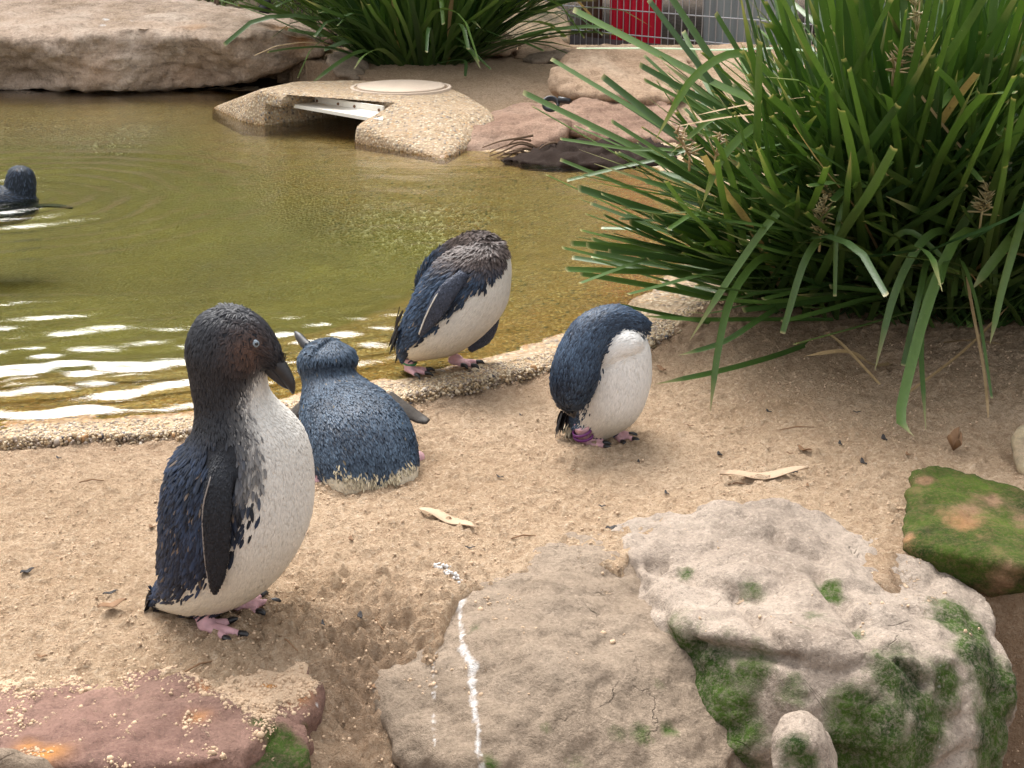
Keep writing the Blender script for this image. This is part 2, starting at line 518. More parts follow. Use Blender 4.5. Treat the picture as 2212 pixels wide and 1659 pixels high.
FOOT = []
for px_ in ([(803, 1490), (835, 1428), (905, 1392), (936, 1312), (968, 1278), (1014, 1262), (1102, 1230), (1172, 1206), (1258, 1202), (1370, 1225), (1520, 1450), (1660, 1659), (1600, 1900), (880, 1900), (840, 1600)],
            [(1312, 1222), (1340, 1190), (1422, 1156), (1500, 1156), (1560, 1144), (1660, 1138), (1742, 1160), (1790, 1200), (1895, 1248), (2045, 1298), (2118, 1345), (2155, 1420), (2175, 1500), (2170, 1590), (2130, 1800), (1500, 1800), (1420, 1450), (1318, 1340)],
            [(15, 1530), (300, 1490), (460, 1485), (560, 1460), (640, 1455), (682, 1490), (660, 1560), (640, 1900), (-300, 1900), (-300, 1540)]):
    FOOT.append(np.array([G(u, v, 0).xy for u, v in px_]))

def terrain_z(x, y, rough=True):
    P = np.stack([x, y, np.zeros_like(x)], 1)
    z = np.zeros_like(x)
    # bank behind the pool
    z += 0.12 * ss(3.95, 4.9, y) - 0.26 * ss(5.5, 6.2, y) * ss(-0.2, 0.15, x)
    # sand heaped round the big tussock
    z += 0.03 * np.exp(-(((x - 0.68) / 0.45) ** 2 + ((y - 2.4) / 0.3) ** 2))
    z += 0.020 * np.exp(-(((x - 0.42) / 0.14) ** 2 + ((y - 2.25) / 0.16) ** 2)) + 0.004 * ss(2.2, 1.6, y) * ss(1.3, 1.5, y)
    # falls away in front, earlier in the gap between the stones
    gap = np.exp(-((x + 0.13) / 0.07) ** 2)
    z -= (0.42 * np.clip(1.20 + 0.07 * gap - y, 0, 0.5) + 0.55 * np.clip(1.10 - y, 0, 1.2)) * (0.35 + 0.65 * ss(-0.26, -0.17, x))
    z -= 0.35 * ss(0.40, 0.52, x) * ss(1.42, 1.25, y)
    P2_ = np.stack([x, y], 1)
    nearm = (y < 1.7) & (np.abs(x) < 1.2)
    for fp in FOOT:
        d_ = np.full(len(x), -1.0)
        d_[nearm] = polydist(P2_[nearm], fp)
        z = z - 0.22 * ss(0.014, 0.05, d_)
    z = np.maximum(z, -0.5)
    if rough:
        near = ss(7, 3, y)
        scuff = 1 + 1.6 * np.exp(-(((x + 0.15) / 0.12) ** 2 + ((y - 1.24) / 0.13) ** 2))
        z += near * (0.010 * fbm(P * 4.5, 3) + 0.006 * fbm(P * 16, 3))
        c = np.abs(fbm(P * 42 + 5, 3))
        z += near * scuff * (0.0105 * c)
        z += near * scuff * 0.0058 * pn(P * np.array([95, 105, 1]))
        z += near * scuff * 0.0046 * np.abs(pn(P * np.array([190, 210, 1]) + 3))
    return z

def basin_z(x, y):
    P = np.stack([x, y], 1)
    dw = polydist(P, W_poly)
    do = polydist(P, O_poly)
    zi = ZW - (0.10 * np.clip(dw, 0, 0.25) + 0.16 * np.clip(dw - 0.25, 0, 0.7)) - 0.05 * ss(0.35, 0.62, dw + 0.05 * np.sin(x * 6))
    zo = ZW + 0.05 * np.clip(-dw, 0, 0.10)
    z = np.where(dw > 0, zi, zo)
    z = z - 0.09 * ss(0.006, -0.010, do + 0.004 * np.sin(x * 60) * np.sin(y * 45))
    z = z + 0.0025 * fbm(np.stack([x, y, x * 0], 1) * 14, 3)
    z += 0.16 * ss(4.05, 4.6, y) * ss(0.0, -0.05, dw) * 0
    return z, dw, do

# sand
xs = spaced((-40, -8, 4), (-8, -3, 0.5), (-3, -0.8, 0.05), (-0.8, 0.95, 0.0042), (0.95, 2.5, 0.04), (2.5, 8, 0.5), (8, 40, 4))
ys = spaced((-20, 0, 2), (0, 0.9, 0.09), (0.9, 2.35, 0.0042), (2.35, 3.0, 0.012), (3, 7, 0.03), (7, 12, 0.5), (12, 60, 4))
X, Y = np.meshgrid(xs, ys)
x, y = X.ravel(), Y.ravel()
z = terrain_z(x, y)
do = polydist(np.stack([x, y], 1), O_poly)
z = np.where(do > 0.014, -0.75, z)
damp = 0.55 * np.exp(-np.clip(-do, 0, 1) / 0.05) + 0.5 * np.exp(-(((x - 0.7) / 0.5) ** 2 + ((y - 2.25) / 0.22) ** 2)) + 0.75 * np.exp(-(((x + 0.14) / 0.07) ** 2 + ((y - 1.17) / 0.12) ** 2)) + 0.9 * ss(0.36, 0.45, x) * ss(1.45, 1.3, y) + 0.5 * ss(1.12, 1.0, y)
damp = np.clip(damp, 0, 0.9)
mulch = np.clip(ss(5.6, 6.2, y) + ss(-0.75, -1.0, x) * ss(4.9, 5.1, y), 0, 1)
g = mobj('sand_ground', np.stack([x, y, z], 1), grid_faces(len(xs), len(ys)), MAT['sand'], attrs={'damp': damp, 'mulch': mulch})
tag(g, kind='structure')
SAND_BVH = None

def gz(x, y):
    return float(terrain_z(np.array([x]), np.array([y]))[0])

# pool basin and rim
xs = spaced((-3.3, -1.0, 0.03), (-1.0, 0.75, 0.0075), (0.75, 0.85, 0.02))
ys = spaced((1.5, 2.6, 0.0075), (2.6, 5.4, 0.02))
X, Y = np.meshgrid(xs, ys)
x, y = X.ravel(), Y.ravel()
z, dw, do = basin_z(x, y)
nz = fbm(np.stack([x, y, x * 0], 1) * 3, 4)
algae = ss(0.24, 0.62, dw + 0.10 * nz - 0.42 * ss(-0.30, 0.25, x + 0.05 * nz) * ss(2.1, 2.5, y)) * 0.97
algae = np.maximum(algae, 0.40 * ss(0.05, 0.35, dw + 0.12 * nz))
wet = ss(-0.02, 0.006, dw + 0.012 * nz)
fa = grid_faces(len(xs), len(ys))
keep = (do[fa] > -0.03).all(1)
b = mobj('pool_basin', np.stack([x, y, z], 1), fa[keep], MAT['agg'], attrs={'algae': algae, 'wet': wet})
tag(b, kind='structure')
BASIN = b

# larger pebbles standing proud along the rim: parts of the basin
ico = bmesh.new()
bmesh.ops.create_icosphere(ico, subdivisions=1, radius=1)
ico_v = np.array([v.co[:] for v in ico.verts])
ico_f = np.array([[v.index for v in f.verts] for f in ico.faces])
ico_v = ico_v * _pr.uniform(0.65, 1.3, (len(ico_v), 1))
ico.free()
ico2 = bmesh.new()
bmesh.ops.create_icosphere(ico2, subdivisions=2, radius=1)
ico2_v = np.array([v.co[:] for v in ico2.verts])
ico2_f = np.array([[v.index for v in f.verts] for f in ico2.faces])
ico2.free()

peb_me = []
for k in range(6):
    v = ico2_v * (1 + 0.22 * pn(ico2_v * 1.3 + k * 9)[:, None]) * np.array([1.0, 0.8, 0.62])
    peb_me.append(mesh_data('pebble', v, ico2_f, MAT['pebble'][k]))
edge = []
for k in range(len(O_poly)):
    a, bb = O_poly[k], O_poly[(k + 1) % len(O_poly)]
    if a[1] < 2.45 and -0.85 < a[0] < 0.6:
        edge.append((a, bb))
el = np.array([np.hypot(*(e[1] - e[0])) for e in edge])
for k in range(290):
    e = edge[rng.choice(len(edge), p=el / el.sum())]
    t = rng.random()
    p = e[0] + (e[1] - e[0]) * t
    tang = (e[1] - e[0]) / np.hypot(*(e[1] - e[0]))
    nrm = np.array([-tang[1], tang[0]])
    inw = 1 if polydist((p + nrm * 0.01)[None], O_poly)[0] > 0 else -1
    off = rng.normal(0.000, 0.004)
    p = p + nrm * inw * off
    zz = float(basin_z(np.array([p[0]]), np.array([p[1]]))[0][0])
    zz = max(zz, 0.002 + 0.016 * rng.random()) if off < 0.005 else zz
    o = link('pebble', peb_me[rng.choice(6, p=[.2, .34, .14, .18, .05, .09])])
    o.parent = BASIN
    o.location = (p[0], p[1], min(zz, 0.017))
    o.rotation_euler = tuple(rng.random(3) * 6.28)
    s = rng.choice([0.0032, 0.004, 0.005, 0.0066], p=[.35, .35, .2, .1])
    o.scale = (s, s, s)

def crumbs(name, pts, sizes, mat, parent=None, cols=None, kind='stuff', base=(ico_v, ico_f)):
    bv, bf = base
    n = len(pts)
    rot = rng.normal(size=(n, 3, 3))
    qs, _ = np.linalg.qr(rot)
    qs[:, :, 0] *= np.sign(np.linalg.det(qs))[:, None]
    sc = rng.uniform(0.6, 1.2, (n, 1, 3)) * np.asarray(sizes)[:, None, None]
    v = (bv[None] * sc) @ qs + np.asarray(pts)[:, None]
    f = bf[None] + (np.arange(n) * len(bv))[:, None, None]
    at = {k: np.repeat(vv, len(bv)) for k, vv in (cols or {}).items()}
    return tag(mobj(name, v.reshape(-1, 3), f.reshape(-1, 3), mat, parent, attrs=at or None), kind=kind)

# gravel of the rim, too small to pick apart
n = 9000
e_i = rng.choice(len(edge), n, p=el / el.sum())
ts = rng.random(n)
a = np.array([edge[i][0] for i in e_i])
bb = np.array([edge[i][1] for i in e_i])
p = a + (bb - a) * ts[:, None]
tg = (bb - a) / np.linalg.norm(bb - a, axis=1)[:, None]
nrm = np.stack([-tg[:, 1], tg[:, 0]], 1)
off = np.where(rng.random(n) < 0.45, rng.normal(-0.001, 0.004, n), rng.uniform(0, 0.06, n))
sgn = np.where(polydist(p + nrm * 0.01, O_poly) > 0, 1, -1)
p = p + nrm * (off * sgn)[:, None]
zz = basin_z(p[:, 0], p[:, 1])[0]
zz = np.where(off < 0.005, np.maximum(zz, 0.018 * rng.random(n)), zz)
third = rng.integers(0, 3, n)
for k in range(3):
    m = (third == k) & (zz < 0.03)
    crumbs('rim_gravel', np.stack([p[m, 0], p[m, 1], zz[m]], 1), rng.uniform(0.0013, 0.003, m.sum()), MAT['pebble'][(0, 1, 3)[k]], BASIN)

# water
xs = spaced((-3.1, -1.4, 0.03), (-1.4, 0.55, 0.0065))
ys = spaced((1.6, 3.8, 0.0065), (3.8, 5.2, 0.03))
X, Y = np.meshgrid(xs, ys)
x, y = X.ravel(), Y.ravel()
dw = polydist(np.stack([x, y], 1), W_poly)
P3 = np.stack([x, y, 0 * x], 1)
wz = np.zeros_like(x)
sx, sy = -1.17, 3.2
r = np.hypot(x - sx, (y - sy))
wob = 0.03 * fbm(P3 * 4, 2)
wz += 0.0036 * np.exp(-((r - 0.12) / 0.34) ** 2) * ss(0.0, 0.1, r) * np.sin(2 * np.pi * (r + wob) / 0.085)
wz += 0.0007 * np.exp(-((r - 0.5) / 0.4) ** 2) * np.sin(2 * np.pi * (r + wob) / 0.12)
def wave(dirdeg, lam, amp, mask, jit=0.05, js=2.5):
    d = np.array([math.cos(R(dirdeg)), math.sin(R(dirdeg))])
    ph = x * d[0] + y * d[1] + jit * fbm(P3 * js, 2) + 0.012 * fbm(P3 * np.array([9, 14, 1]) + 4, 2)
    md_ = np.clip(0.75 + 1.3 * fbm(P3 * np.array([3.5, 7, 1]) + lam * 90, 2), 0.1, 1.5)
    return amp * mask * md_ * np.sin(2 * np.pi * ph / lam)
def gm(cx, cy, rx, ry):
    return np.exp(-(((x - cx) / rx) ** 2 + ((y - cy) / ry) ** 2))
mL = np.clip(gm(-0.80, 1.95, 0.40, 0.38) + 0.8 * gm(-0.85, 1.78, 0.45, 0.12), 0, 1.2)
wz += wave(100, 0.095, 0.0042, mL) + wave(114, 0.052, 0.0019, mL) + wave(84, 0.036, 0.0007, mL)
mP = gm(-0.28, 2.13, 0.2, 0.25)
wz += wave(118, 0.075, 0.0034, mP) + wave(80, 0.045, 0.0011, mP)
wz += wave(95, 0.16, 0.0006, 1.0, 0.1, 1.5) + wave(60, 0.12, 0.0003, 1.0, 0.1, 1.5)
wz += 0.0005 * fbm(P3 * 22, 2) + (mL + mP) * 0.0012 * fbm(P3 * np.array([16, 34, 1]), 3)
wz *= ss(-0.005, 0.035, dw) * 0.85 + 0.15
fa = grid_faces(len(xs), len(ys))
keep = (dw[fa] > -0.012).any(1)
wat = mobj('water', np.stack([x, y, ZW + wz], 1), fa[keep], MAT['water'])
tag(wat, kind='structure')

# ------------------------------------------------------------------ rocks
def remesh(verts, faces, voxel, smooth_it=0, sf=0.5):
    me = bpy.data.meshes.new('tmp')
    me.from_pydata([tuple(v) for v in verts], [], faces)
    o = bpy.data.objects.new('tmp', me)
    C.objects.link(o)
    md = o.modifiers.new('r', 'REMESH')
    md.mode = 'VOXEL'
    md.voxel_size = voxel
    if smooth_it:
        s = o.modifiers.new('s', 'SMOOTH')
        s.factor = sf
        s.iterations = smooth_it
    dg = bpy.context.evaluated_depsgraph_get()
    ev = o.evaluated_get(dg)
    m2 = bpy.data.meshes.new_from_object(ev)
    n = len(m2.vertices)
    co = np.empty(n * 3, np.float32)
    m2.vertices.foreach_get('co', co)
    no = np.empty(n * 3, np.float32)
    m2.vertices.foreach_get('normal', no)
    k = len(m2.loops)
    li = np.empty(k, np.int32)
    m2.loops.foreach_get('vertex_index', li)
    bpy.data.objects.remove(o)
    bpy.data.meshes.remove(me)
    bpy.data.meshes.remove(m2)
    return co.reshape(-1, 3).astype(float), no.reshape(-1, 3).astype(float), li.reshape(-1, 4)

def hull(pts):
    bm = bmesh.new()
    for p in pts:
        bm.verts.new(tuple(p))
    bmesh.ops.convex_hull(bm, input=bm.verts)
    bmesh.ops.delete(bm, geom=[v for v in bm.verts if not v.link_faces], context='VERTS')
    bm.verts.index_update()
    v = [x.co[:] for x in bm.verts]
    f = [[x.index for x in ff.verts] for ff in bm.faces]
    bm.free()
    return v, f

def vnormals(co, q):
    fn = np.cross(co[q[:, 2]] - co[q[:, 0]], co[q[:, 3]] - co[q[:, 1]])
    n = np.zeros_like(co)
    for k in range(4):
        np.add.at(n, q[:, k], fn)
    return n / (np.linalg.norm(n, axis=1)[:, None] + 1e-12)

def to_px(co):
    d = co - np.array([0, 0, H])
    zc = d[:, 1] * CP - d[:, 2] * SP
    yc = d[:, 1] * SP + d[:, 2] * CP
    return np.stack([1106 + F * d[:, 0] / zc, 829.5 - F * yc / zc], 1)

def rock(name, label, pts, mat, voxel=0.012, sm=6, amp=0.02, scale=8.0, seed=0, ridge=0.5, fine=0.25, bed=0.0, cuts=None, marks=None, group=None, top=True, parent=None, bedscale=60, lift=0.0, ledge=0.0):
    """hull of the corner points, rounded and weathered; marks(co, normals, hit) returns moss / guano / sandy / stain"""
    v, f = hull([Vector(p) + Vector((0, 0, lift)) for p in pts])
    co, no, q = remesh(v, f, voxel, sm)
    s = seed * 13.7
    d = amp * fbm(co * scale + s, 4) + voxel * 0.9
    rg = 1 - np.abs(pn(co * scale * 1.7 + s + 40)) * 2
    d += -amp * ridge * np.clip(rg, 0, 1) ** 3 * 0.8
    if bed:
        w = co[:, 2] * bedscale + 1.5 * fbm(co * 5 + s, 2)
        d += bed * np.sin(w) * (1 - no[:, 2] ** 2)
    co = co + no * d[:, None]
    no = vnormals(co, q)
    d2 = amp * fine * (fbm(co * scale * 5 + s, 4) - 0.7 * np.clip(1 - 3 * np.abs(pn(co * scale * 4 + s + 7)), 0, 1))
    co = co + no * d2[:, None]
    if ledge:
        w_ = fbm(co * np.array([9, 9, 13]) + s + 3, 3)
        st_ = np.floor(w_ * 5) / 5
        co = co + no * (ledge * st_)[:, None]
    if cuts is not None:
        co = cuts(co, no)
    no = vnormals(co, q)
    bv = BVHTree.FromPolygons([tuple(c) for c in co], q.tolist())
    def hit(u, vv):
        r_ = bv.ray_cast(Vector((0, 0, H)), ray(u, vv).normalized())
        return np.array(r_[0]) if r_[0] is not None else np.array(Q(u, vv, float(np.mean(co[:, 1]))))
    at = {k: np.zeros(len(co)) for k in ('moss', 'guano', 'sandy', 'stain')}
    if marks:
        at.update(marks(co, no, hit))
    me = mesh_data(name, co, q, mat, attrs=at)
    o = link(name, me)
    if top:
        tag(o, label, 'rock', group)
    if parent is not None:
        o.parent = parent
    o['_bvh'] = 0
    del o['_bvh']
    return o, hit

def blobs(co, hit, lst, grow=1.0):
    m = np.zeros(len(co))
    for (u, v, rpx, s) in lst:
        h = hit(u, v)
        zc = h[1] * CP + (H - h[2]) * SP
        rad = rpx * grow * zc / F
        m = np.maximum(m, s * np.exp(-(np.linalg.norm(co - h, axis=1) / rad) ** 2))
    return m

# --- the big slab behind the pool
pts = []
for (u, v, Y_) in [(-500, 30, 5.3), (-500, 110, 5.0), (-500, 190, 5.05), (0, 92, 4.98), (250, 72, 4.96), (480, 78, 4.95), (600, 72, 4.95), (702, 98, 5.0), (698, 120, 5.02), (0, 176, 5.02), (130, 178, 5.03), (330, 196, 5.02), (470, 186, 5.02), (560, 170, 5.04), (640, 140, 5.06), (0, 30, 5.45), (150, -2, 5.6), (300, -12, 5.65), (430, 2, 5.6), (560, 30, 5.5), (640, 44, 5.4), (690, 66, 5.25), (-500, 0, 5.7)]:
    pts.append(Q(u, v, Y_))
pts += [Vector((-2.6, 5.8, 0.05)), Vector((-0.8, 5.6, 0.12)), Vector((-1.6, 5.8, 0.05))]
def slab_marks(co, no, hit):
    st = 0.85 * blobs(co, hit, [(615, 60, 28, 1), (650, 85, 24, 1), (420, 60, 30, .4), (200, 150, 60, .25), (420, 175, 60, .3)])
    gu = blobs(co, hit, [(230, 42, 9, 1), (222, 55, 7, .9), (285, 45, 8, .7), (300, 62, 3, 1), (345, 95, 3, .9), (345, 120, 3, .8)])
    return {'stain': st * 0.8, 'guano': gu}
def slab_cut(co, no):
    # undercut: chips out of the front face
    fr = np.clip(-no[:, 1], 0, 1)
    w = fbm(co * np.array([1.9, 1.9, 3.2]) + 3, 2)
    st_ = np.floor(w * 9) / 9 * 0.6 + w * 0.4        # flaked facets
    co = co + np.array([0, 1, 0.15]) * (0.19 * fr * np.clip(st_, -0.5, 0.6))[:, None]
    w2 = fbm(co * np.array([6, 6, 9]) + 9, 3)
    return co + np.array([0, 1, 0]) * (0.042 * fr * np.floor(w2 * 6) / 6)[:, None]
rock('sandstone_slab', 'huge pale pinkish sandstone slab lying along the back edge of the pool', pts, MAT['slab'], 0.013, 2, 0.018, 4, 1, 0.5, 0.5, 0.003, slab_cut, slab_marks)

def qrock(name, label, px, mat, **k):
    return rock(name, label, [Q(*p) for p in px], mat, **k)

# --- rocks round the back of the pool
qrock('shore_rock', 'flat topped pink sandstone rock sloping into the far pool corner', [(1112, 226, 4.25), (1205, 222, 4.25), (1250, 250, 4.1), (1222, 272, 3.95), (1000, 282, 3.95), (972, 296, 3.90), (1060, 245, 4.15), (968, 330, 3.84), (1000, 345, 3.82), (1090, 346, 3.82), (1150, 326, 3.85), (1210, 300, 3.9), (1250, 300, 4.1), (1100, 330, 4.2)], MAT['red'], voxel=0.011, sm=3, amp=0.014, scale=9, seed=2, bed=0.002,
      marks=lambda co, no, hit: {'sandy': 0.0 * co[:, 0]})
qrock('large_tan_rock', 'large tan sandstone boulder propped on a darker red rock', [(1182, 190, 4.35), (1195, 150, 4.4), (1230, 118, 4.6), (1300, 96, 4.75), (1400, 100, 4.8), (1480, 130, 4.7), (1520, 200, 4.5), (1240, 214, 4.25), (1330, 212, 4.22), (1440, 225, 4.25), (1215, 212, 4.4), (1400, 180, 5.0), (1250, 150, 4.95)], MAT['tan'], voxel=0.013, sm=4, amp=0.02, scale=7, seed=3)
qrock('red_brown_rock', 'low red brown rock wedged under the large tan boulder', [(1207, 255, 4.05), (1215, 230, 4.15), (1250, 208, 4.3), (1360, 200, 4.35), (1460, 235, 4.25), (1520, 280, 4.1), (1225, 290, 3.98), (1300, 304, 3.92), (1420, 312, 3.92), (1500, 310, 4.0), (1300, 300, 4.4)], MAT['red'], voxel=0.012, sm=3, amp=0.016, scale=8, seed=4)
qrock('brown_rock', 'brown jagged rock beside the smaller strap leaf tussock', [(1020, 95, 5.1), (1035, 65, 5.3), (1075, 58, 5.35), (1112, 88, 5.15), (1120, 100, 5.1), (1098, 120, 5.0), (1040, 122, 5.0), (1020, 118, 5.05), (1080, 100, 5.5)], MAT['tan'], voxel=0.011, sm=2, amp=0.015, scale=9, seed=5,
      marks=lambda co, no, hit: {'moss': 0 * co[:, 0]})
def lich(co, no, hit):
    return {'moss': 0.9 * ss(0.33, 0.25, co[:, 2] + 0.05 * pn(co * 6)), 'stain': 0.5 * blobs(co, hit, [(1130, 35, 40, 1), (1190, 30, 25, .8)])}
qrock('lichen_boulder', 'rounded lichen covered boulder with an orange band near wire fence', [(1060, 55, 5.6), (1080, 12, 5.8), (1150, -2, 5.95), (1215, 20, 5.85), (1231, 60, 5.7), (1225, 95, 5.55), (1150, 100, 5.45), (1060, 90, 5.5), (1150, 60, 6.3), (1080, 105, 5.6), (1225, 105, 5.7)], MAT['lichen'], voxel=0.014, sm=8, amp=0.02, scale=5, seed=6, marks=lich)
qrock('pointed_pale_rock', 'pale orange pointed rock in front of the lichen boulder', [(1105, 118, 5.1), (1130, 95, 5.25), (1192, 78, 5.35), (1200, 82, 5.3), (1262, 112, 5.2), (1240, 130, 5.05), (1110, 128, 5.05), (1180, 132, 4.98), (1200, 110, 5.5)], MAT['tan'], voxel=0.011, sm=2, amp=0.014, scale=8, seed=7)
qrock('grey_flat_stone', 'thin grey weathered stone lying on the far sand path', [(1118, 130, 4.95), (1150, 120, 5.0), (1225, 108, 5.05), (1236, 116, 5.0), (1215, 133, 4.88), (1150, 136, 4.88), (1200, 132, 5.1)], MAT['brown'], voxel=0.009, sm=2, amp=0.009, scale=12, seed=8, bed=0.003)
qrock('small_brown_rock', 'small rounded brown rock between the slab and smaller tussock', [(703, 130, 4.8), (722, 114, 4.88), (760, 112, 4.9), (790, 128, 4.85), (797, 150, 4.78), (775, 172, 4.66), (735, 168, 4.68), (715, 150, 4.72), (750, 150, 5.0)], MAT['brown'], voxel=0.010, sm=4, amp=0.012, scale=10, seed=9)
qrock('reddish_back_rock', 'dark reddish rock lying behind the big pale slab', [(470, 22, 5.75), (500, 5, 5.85), (560, 2, 5.9), (600, 25, 5.8), (620, 48, 5.65), (480, 50, 5.65), (690, 60, 5.6), (700, 90, 5.45), (560, 60, 6.1)], MAT['brown'], voxel=0.014, sm=3, amp=0.02, scale=8, seed=10)
qrock('buried_back_rock', 'brown rock tucked behind the right end of the pale slab', [(680, 60, 5.35), (700, 40, 5.45), (712, 60, 5.4), (718, 95, 5.25), (700, 110, 5.2), (690, 80, 5.6)], MAT['red'], voxel=0.010, sm=3, amp=0.01, scale=10, seed=11)
qrock('pale_fence_rock', 'pale rock half hidden behind large tussock near wire fence', [(1480, 130, 4.9), (1540, 100, 5.1), (1620, 95, 5.1), (1660, 140, 4.9), (1600, 170, 4.75), (1500, 165, 4.75), (1560, 140, 5.3)], MAT['tan'], voxel=0.013, sm=3, amp=0.014, scale=8, seed=12)

# dark wet soil under the shore rocks
soil_pts = [Q(u, v, Y_) for u, v, Y_ in [(a_, b_, c_ * 0.972) for a_, b_, c_ in [(1075, 348, 3.80), (1130, 330, 3.86), (1200, 305, 3.92), (1300, 300, 3.93), (1430, 310, 3.92), (1480, 335, 3.85), (1430, 352, 3.72), (1300, 362, 3.68), (1180, 354, 3.72)]]] + [Vector((0.1, 3.95, -0.05)), Vector((0.45, 3.95, -0.05)), Vector((0.1, 3.75, -0.08)), Vector((0.4, 3.72, -0.08))]
sv, sf_ = hull(soil_pts)
co, no, q = remesh(sv, sf_, 0.011, 3)
co += no * (0.028 * fbm(co * 20, 4) + 0.014 * fbm(co * 55, 3))[:, None]
tag(mobj('soil_bank', co, q, MAT['soil']), kind='structure')
back_soil = spaced((-3.0, -0.62, 0.03))
ysb = spaced((5.02, 5.9, 0.03))
X, Y = np.meshgrid(back_soil, ysb)
x, y = X.ravel(), Y.ravel()
z = 0.005 + 0.12 * ss(5.0, 5.5, y) + 0.02 * fbm(np.stack([x, y, x * 0], 1) * 14, 4)
tag(mobj('soil_bed', np.stack([x, y, z], 1), grid_faces(len(back_soil), len(ysb)), MAT['soil']), kind='structure')

# --- foreground stones
def A_marks(co, no, hit):
    line = []
    for (u0, v0), (u1, v1), n_, r_, s_ in [((985, 1265), (985, 1300), 6, 26, 1.0), ((990, 1300), (1000, 1400), 26, 7, .95), ((1000, 1400), (1022, 1440), 8, 12, .9), ((1018, 1440), (1022, 1520), 18, 10, 1), ((1022, 1520), (1035, 1600), 22, 7, .95), ((1032, 1600), (1040, 1659), 16, 9, .95), ((938, 1320), (938, 1610), 70, 5.5, .78)]:
        for t in np.linspace(0, 1, n_):
            line.append((u0 + (u1 - u0) * t + random.uniform(-2, 2), v0 + (v1 - v0) * t, r_ * random.uniform(0.7, 1.2), s_ * random.uniform(0.75, 1.05)))
    gu = blobs(co, hit, line)
    ms = blobs(co, hit, [(1060, 1650, 30, .7), (1025, 1360, 22, .45), (1330, 1590, 28, .5), (1390, 1585, 30, .6), (1440, 1580, 30, .55), (1180, 1570, 20, .4), (1250, 1650, 40, .35), (1420, 1480, 20, .3)])
    sa = 0.42 * blobs(co, hit, [(1060, 1440, 30, 1), (1250, 1210, 90, .8), (1300, 1280, 50, .8), (940, 1290, 60, .7), (850, 1420, 50, .6), (1300, 1400, 60, .45)])
    return {'guano': gu, 'moss': ms, 'sandy': sa}
qrock('brown_boulder', 'brown sandstone boulder streaked with white droppings at the sand edge', [(800, 1500, 1.195), (830, 1440, 1.24), (900, 1395, 1.27), (932, 1330, 1.325), (965, 1285, 1.375), (1012, 1262, 1.39), (1100, 1216, 1.425), (1172, 1185, 1.45), (1262, 1180, 1.455), (1390, 1215, 1.43), (1490, 1330, 1.335), (1540, 1400, 1.27), (1680, 1600, 1.18), (820, 1560, 1.17), (850, 1659, 1.11), (1060, 1560, 1.13), (1200, 1520, 1.14), (1400, 1590, 1.14), (1000, 1700, 1.06), (1300, 1700, 1.07), (1500, 1720, 1.08), (1000, 1400, 1.228), (1200, 1350, 1.262), (1120, 1470, 1.165), (950, 1900, 1.05), (1500, 1900, 1.05), (1000, 1900, 1.3), (1500, 1700, 1.35)], MAT['brown'], voxel=0.0048, sm=7, ledge=0.006, amp=0.010, scale=11, seed=21, ridge=0.6, fine=0.3, marks=A_marks, lift=0.020)

def B_marks(co, no, hit):
    ms = blobs(co, hit, [(1480, 1420, 60, 1), (1520, 1480, 75, 1), (1560, 1560, 75, 1), (1570, 1640, 60, .9), (1620, 1450, 50, .7), (1700, 1480, 40, .55), (1480, 1240, 22, .5), (1620, 1270, 30, .6), (1790, 1280, 32, .7), (1760, 1330, 30, .5), (1730, 1350, 22, .5), (1850, 1370, 28, .5), (1900, 1420, 20, .6), (1950, 1480, 70, .9), (1900, 1560, 60, .8), (2000, 1560, 60, 1), (1980, 1640, 60, 1), (2080, 1350, 60, 1), (2120, 1420, 60, 1), (2150, 1500, 70, .95), (2140, 1600, 80, .9), (2050, 1480, 50, .75), (1850, 1540, 55, .8), (1830, 1620, 60, .95), (2060, 1310, 30, .8), (1890, 1640, 60, .9)], 1.35)
    sa = 0.5 * blobs(co, hit, [(1950, 1250, 55, 1), (2000, 1290, 50, 1), (1600, 1300, 26, .9), (1650, 1340, 26, .8), (1900, 1200, 60, .6), (1560, 1140, 40, .5), (2050, 1340, 30, .7), (1800, 1390, 20, .5)])
    gu = blobs(co, hit, [(2030, 1440 + 22 * i, 5, .62) for i in range(10)])
    return {'moss': ms, 'sandy': sa, 'guano': gu}
def B_cut(co, no):
    # long weathered hollows running down to the right over the top, and flutes on the front
    px = to_px(co)
    up = np.clip(no[:, 2], 0, 1)
    d = np.zeros(len(co))
    for (u0, v0, u1, v1, w, dep) in [(1400, 1215, 1640, 1285, 15, .014), (1580, 1280, 1680, 1390, 12, .011), (1760, 1230, 1880, 1390, 13, .012), (1500, 1395, 1720, 1430, 12, .012), (1640, 1150, 1800, 1215, 11, .008), (1850, 1330, 2000, 1480, 11, .010)]:
        a = np.array([u0, v0]); b2 = np.array([u1, v1])
        ab = b2 - a
        t = np.clip(((px - a) @ ab) / (ab @ ab), 0, 1)
        dist = np.linalg.norm(px - (a + t[:, None] * ab), axis=1)
        d -= dep * np.exp(-(dist / w) ** 2)
    fr = np.clip(-no[:, 1], 0, 1) * ss(1430, 1520, px[:, 1])
    d += fr * 0.008 * np.sin(co[:, 0] * 75 + 2 * pn(co * 9)) * ss(0.22, 0.3, co[:, 0])
    return co + no * d[:, None]
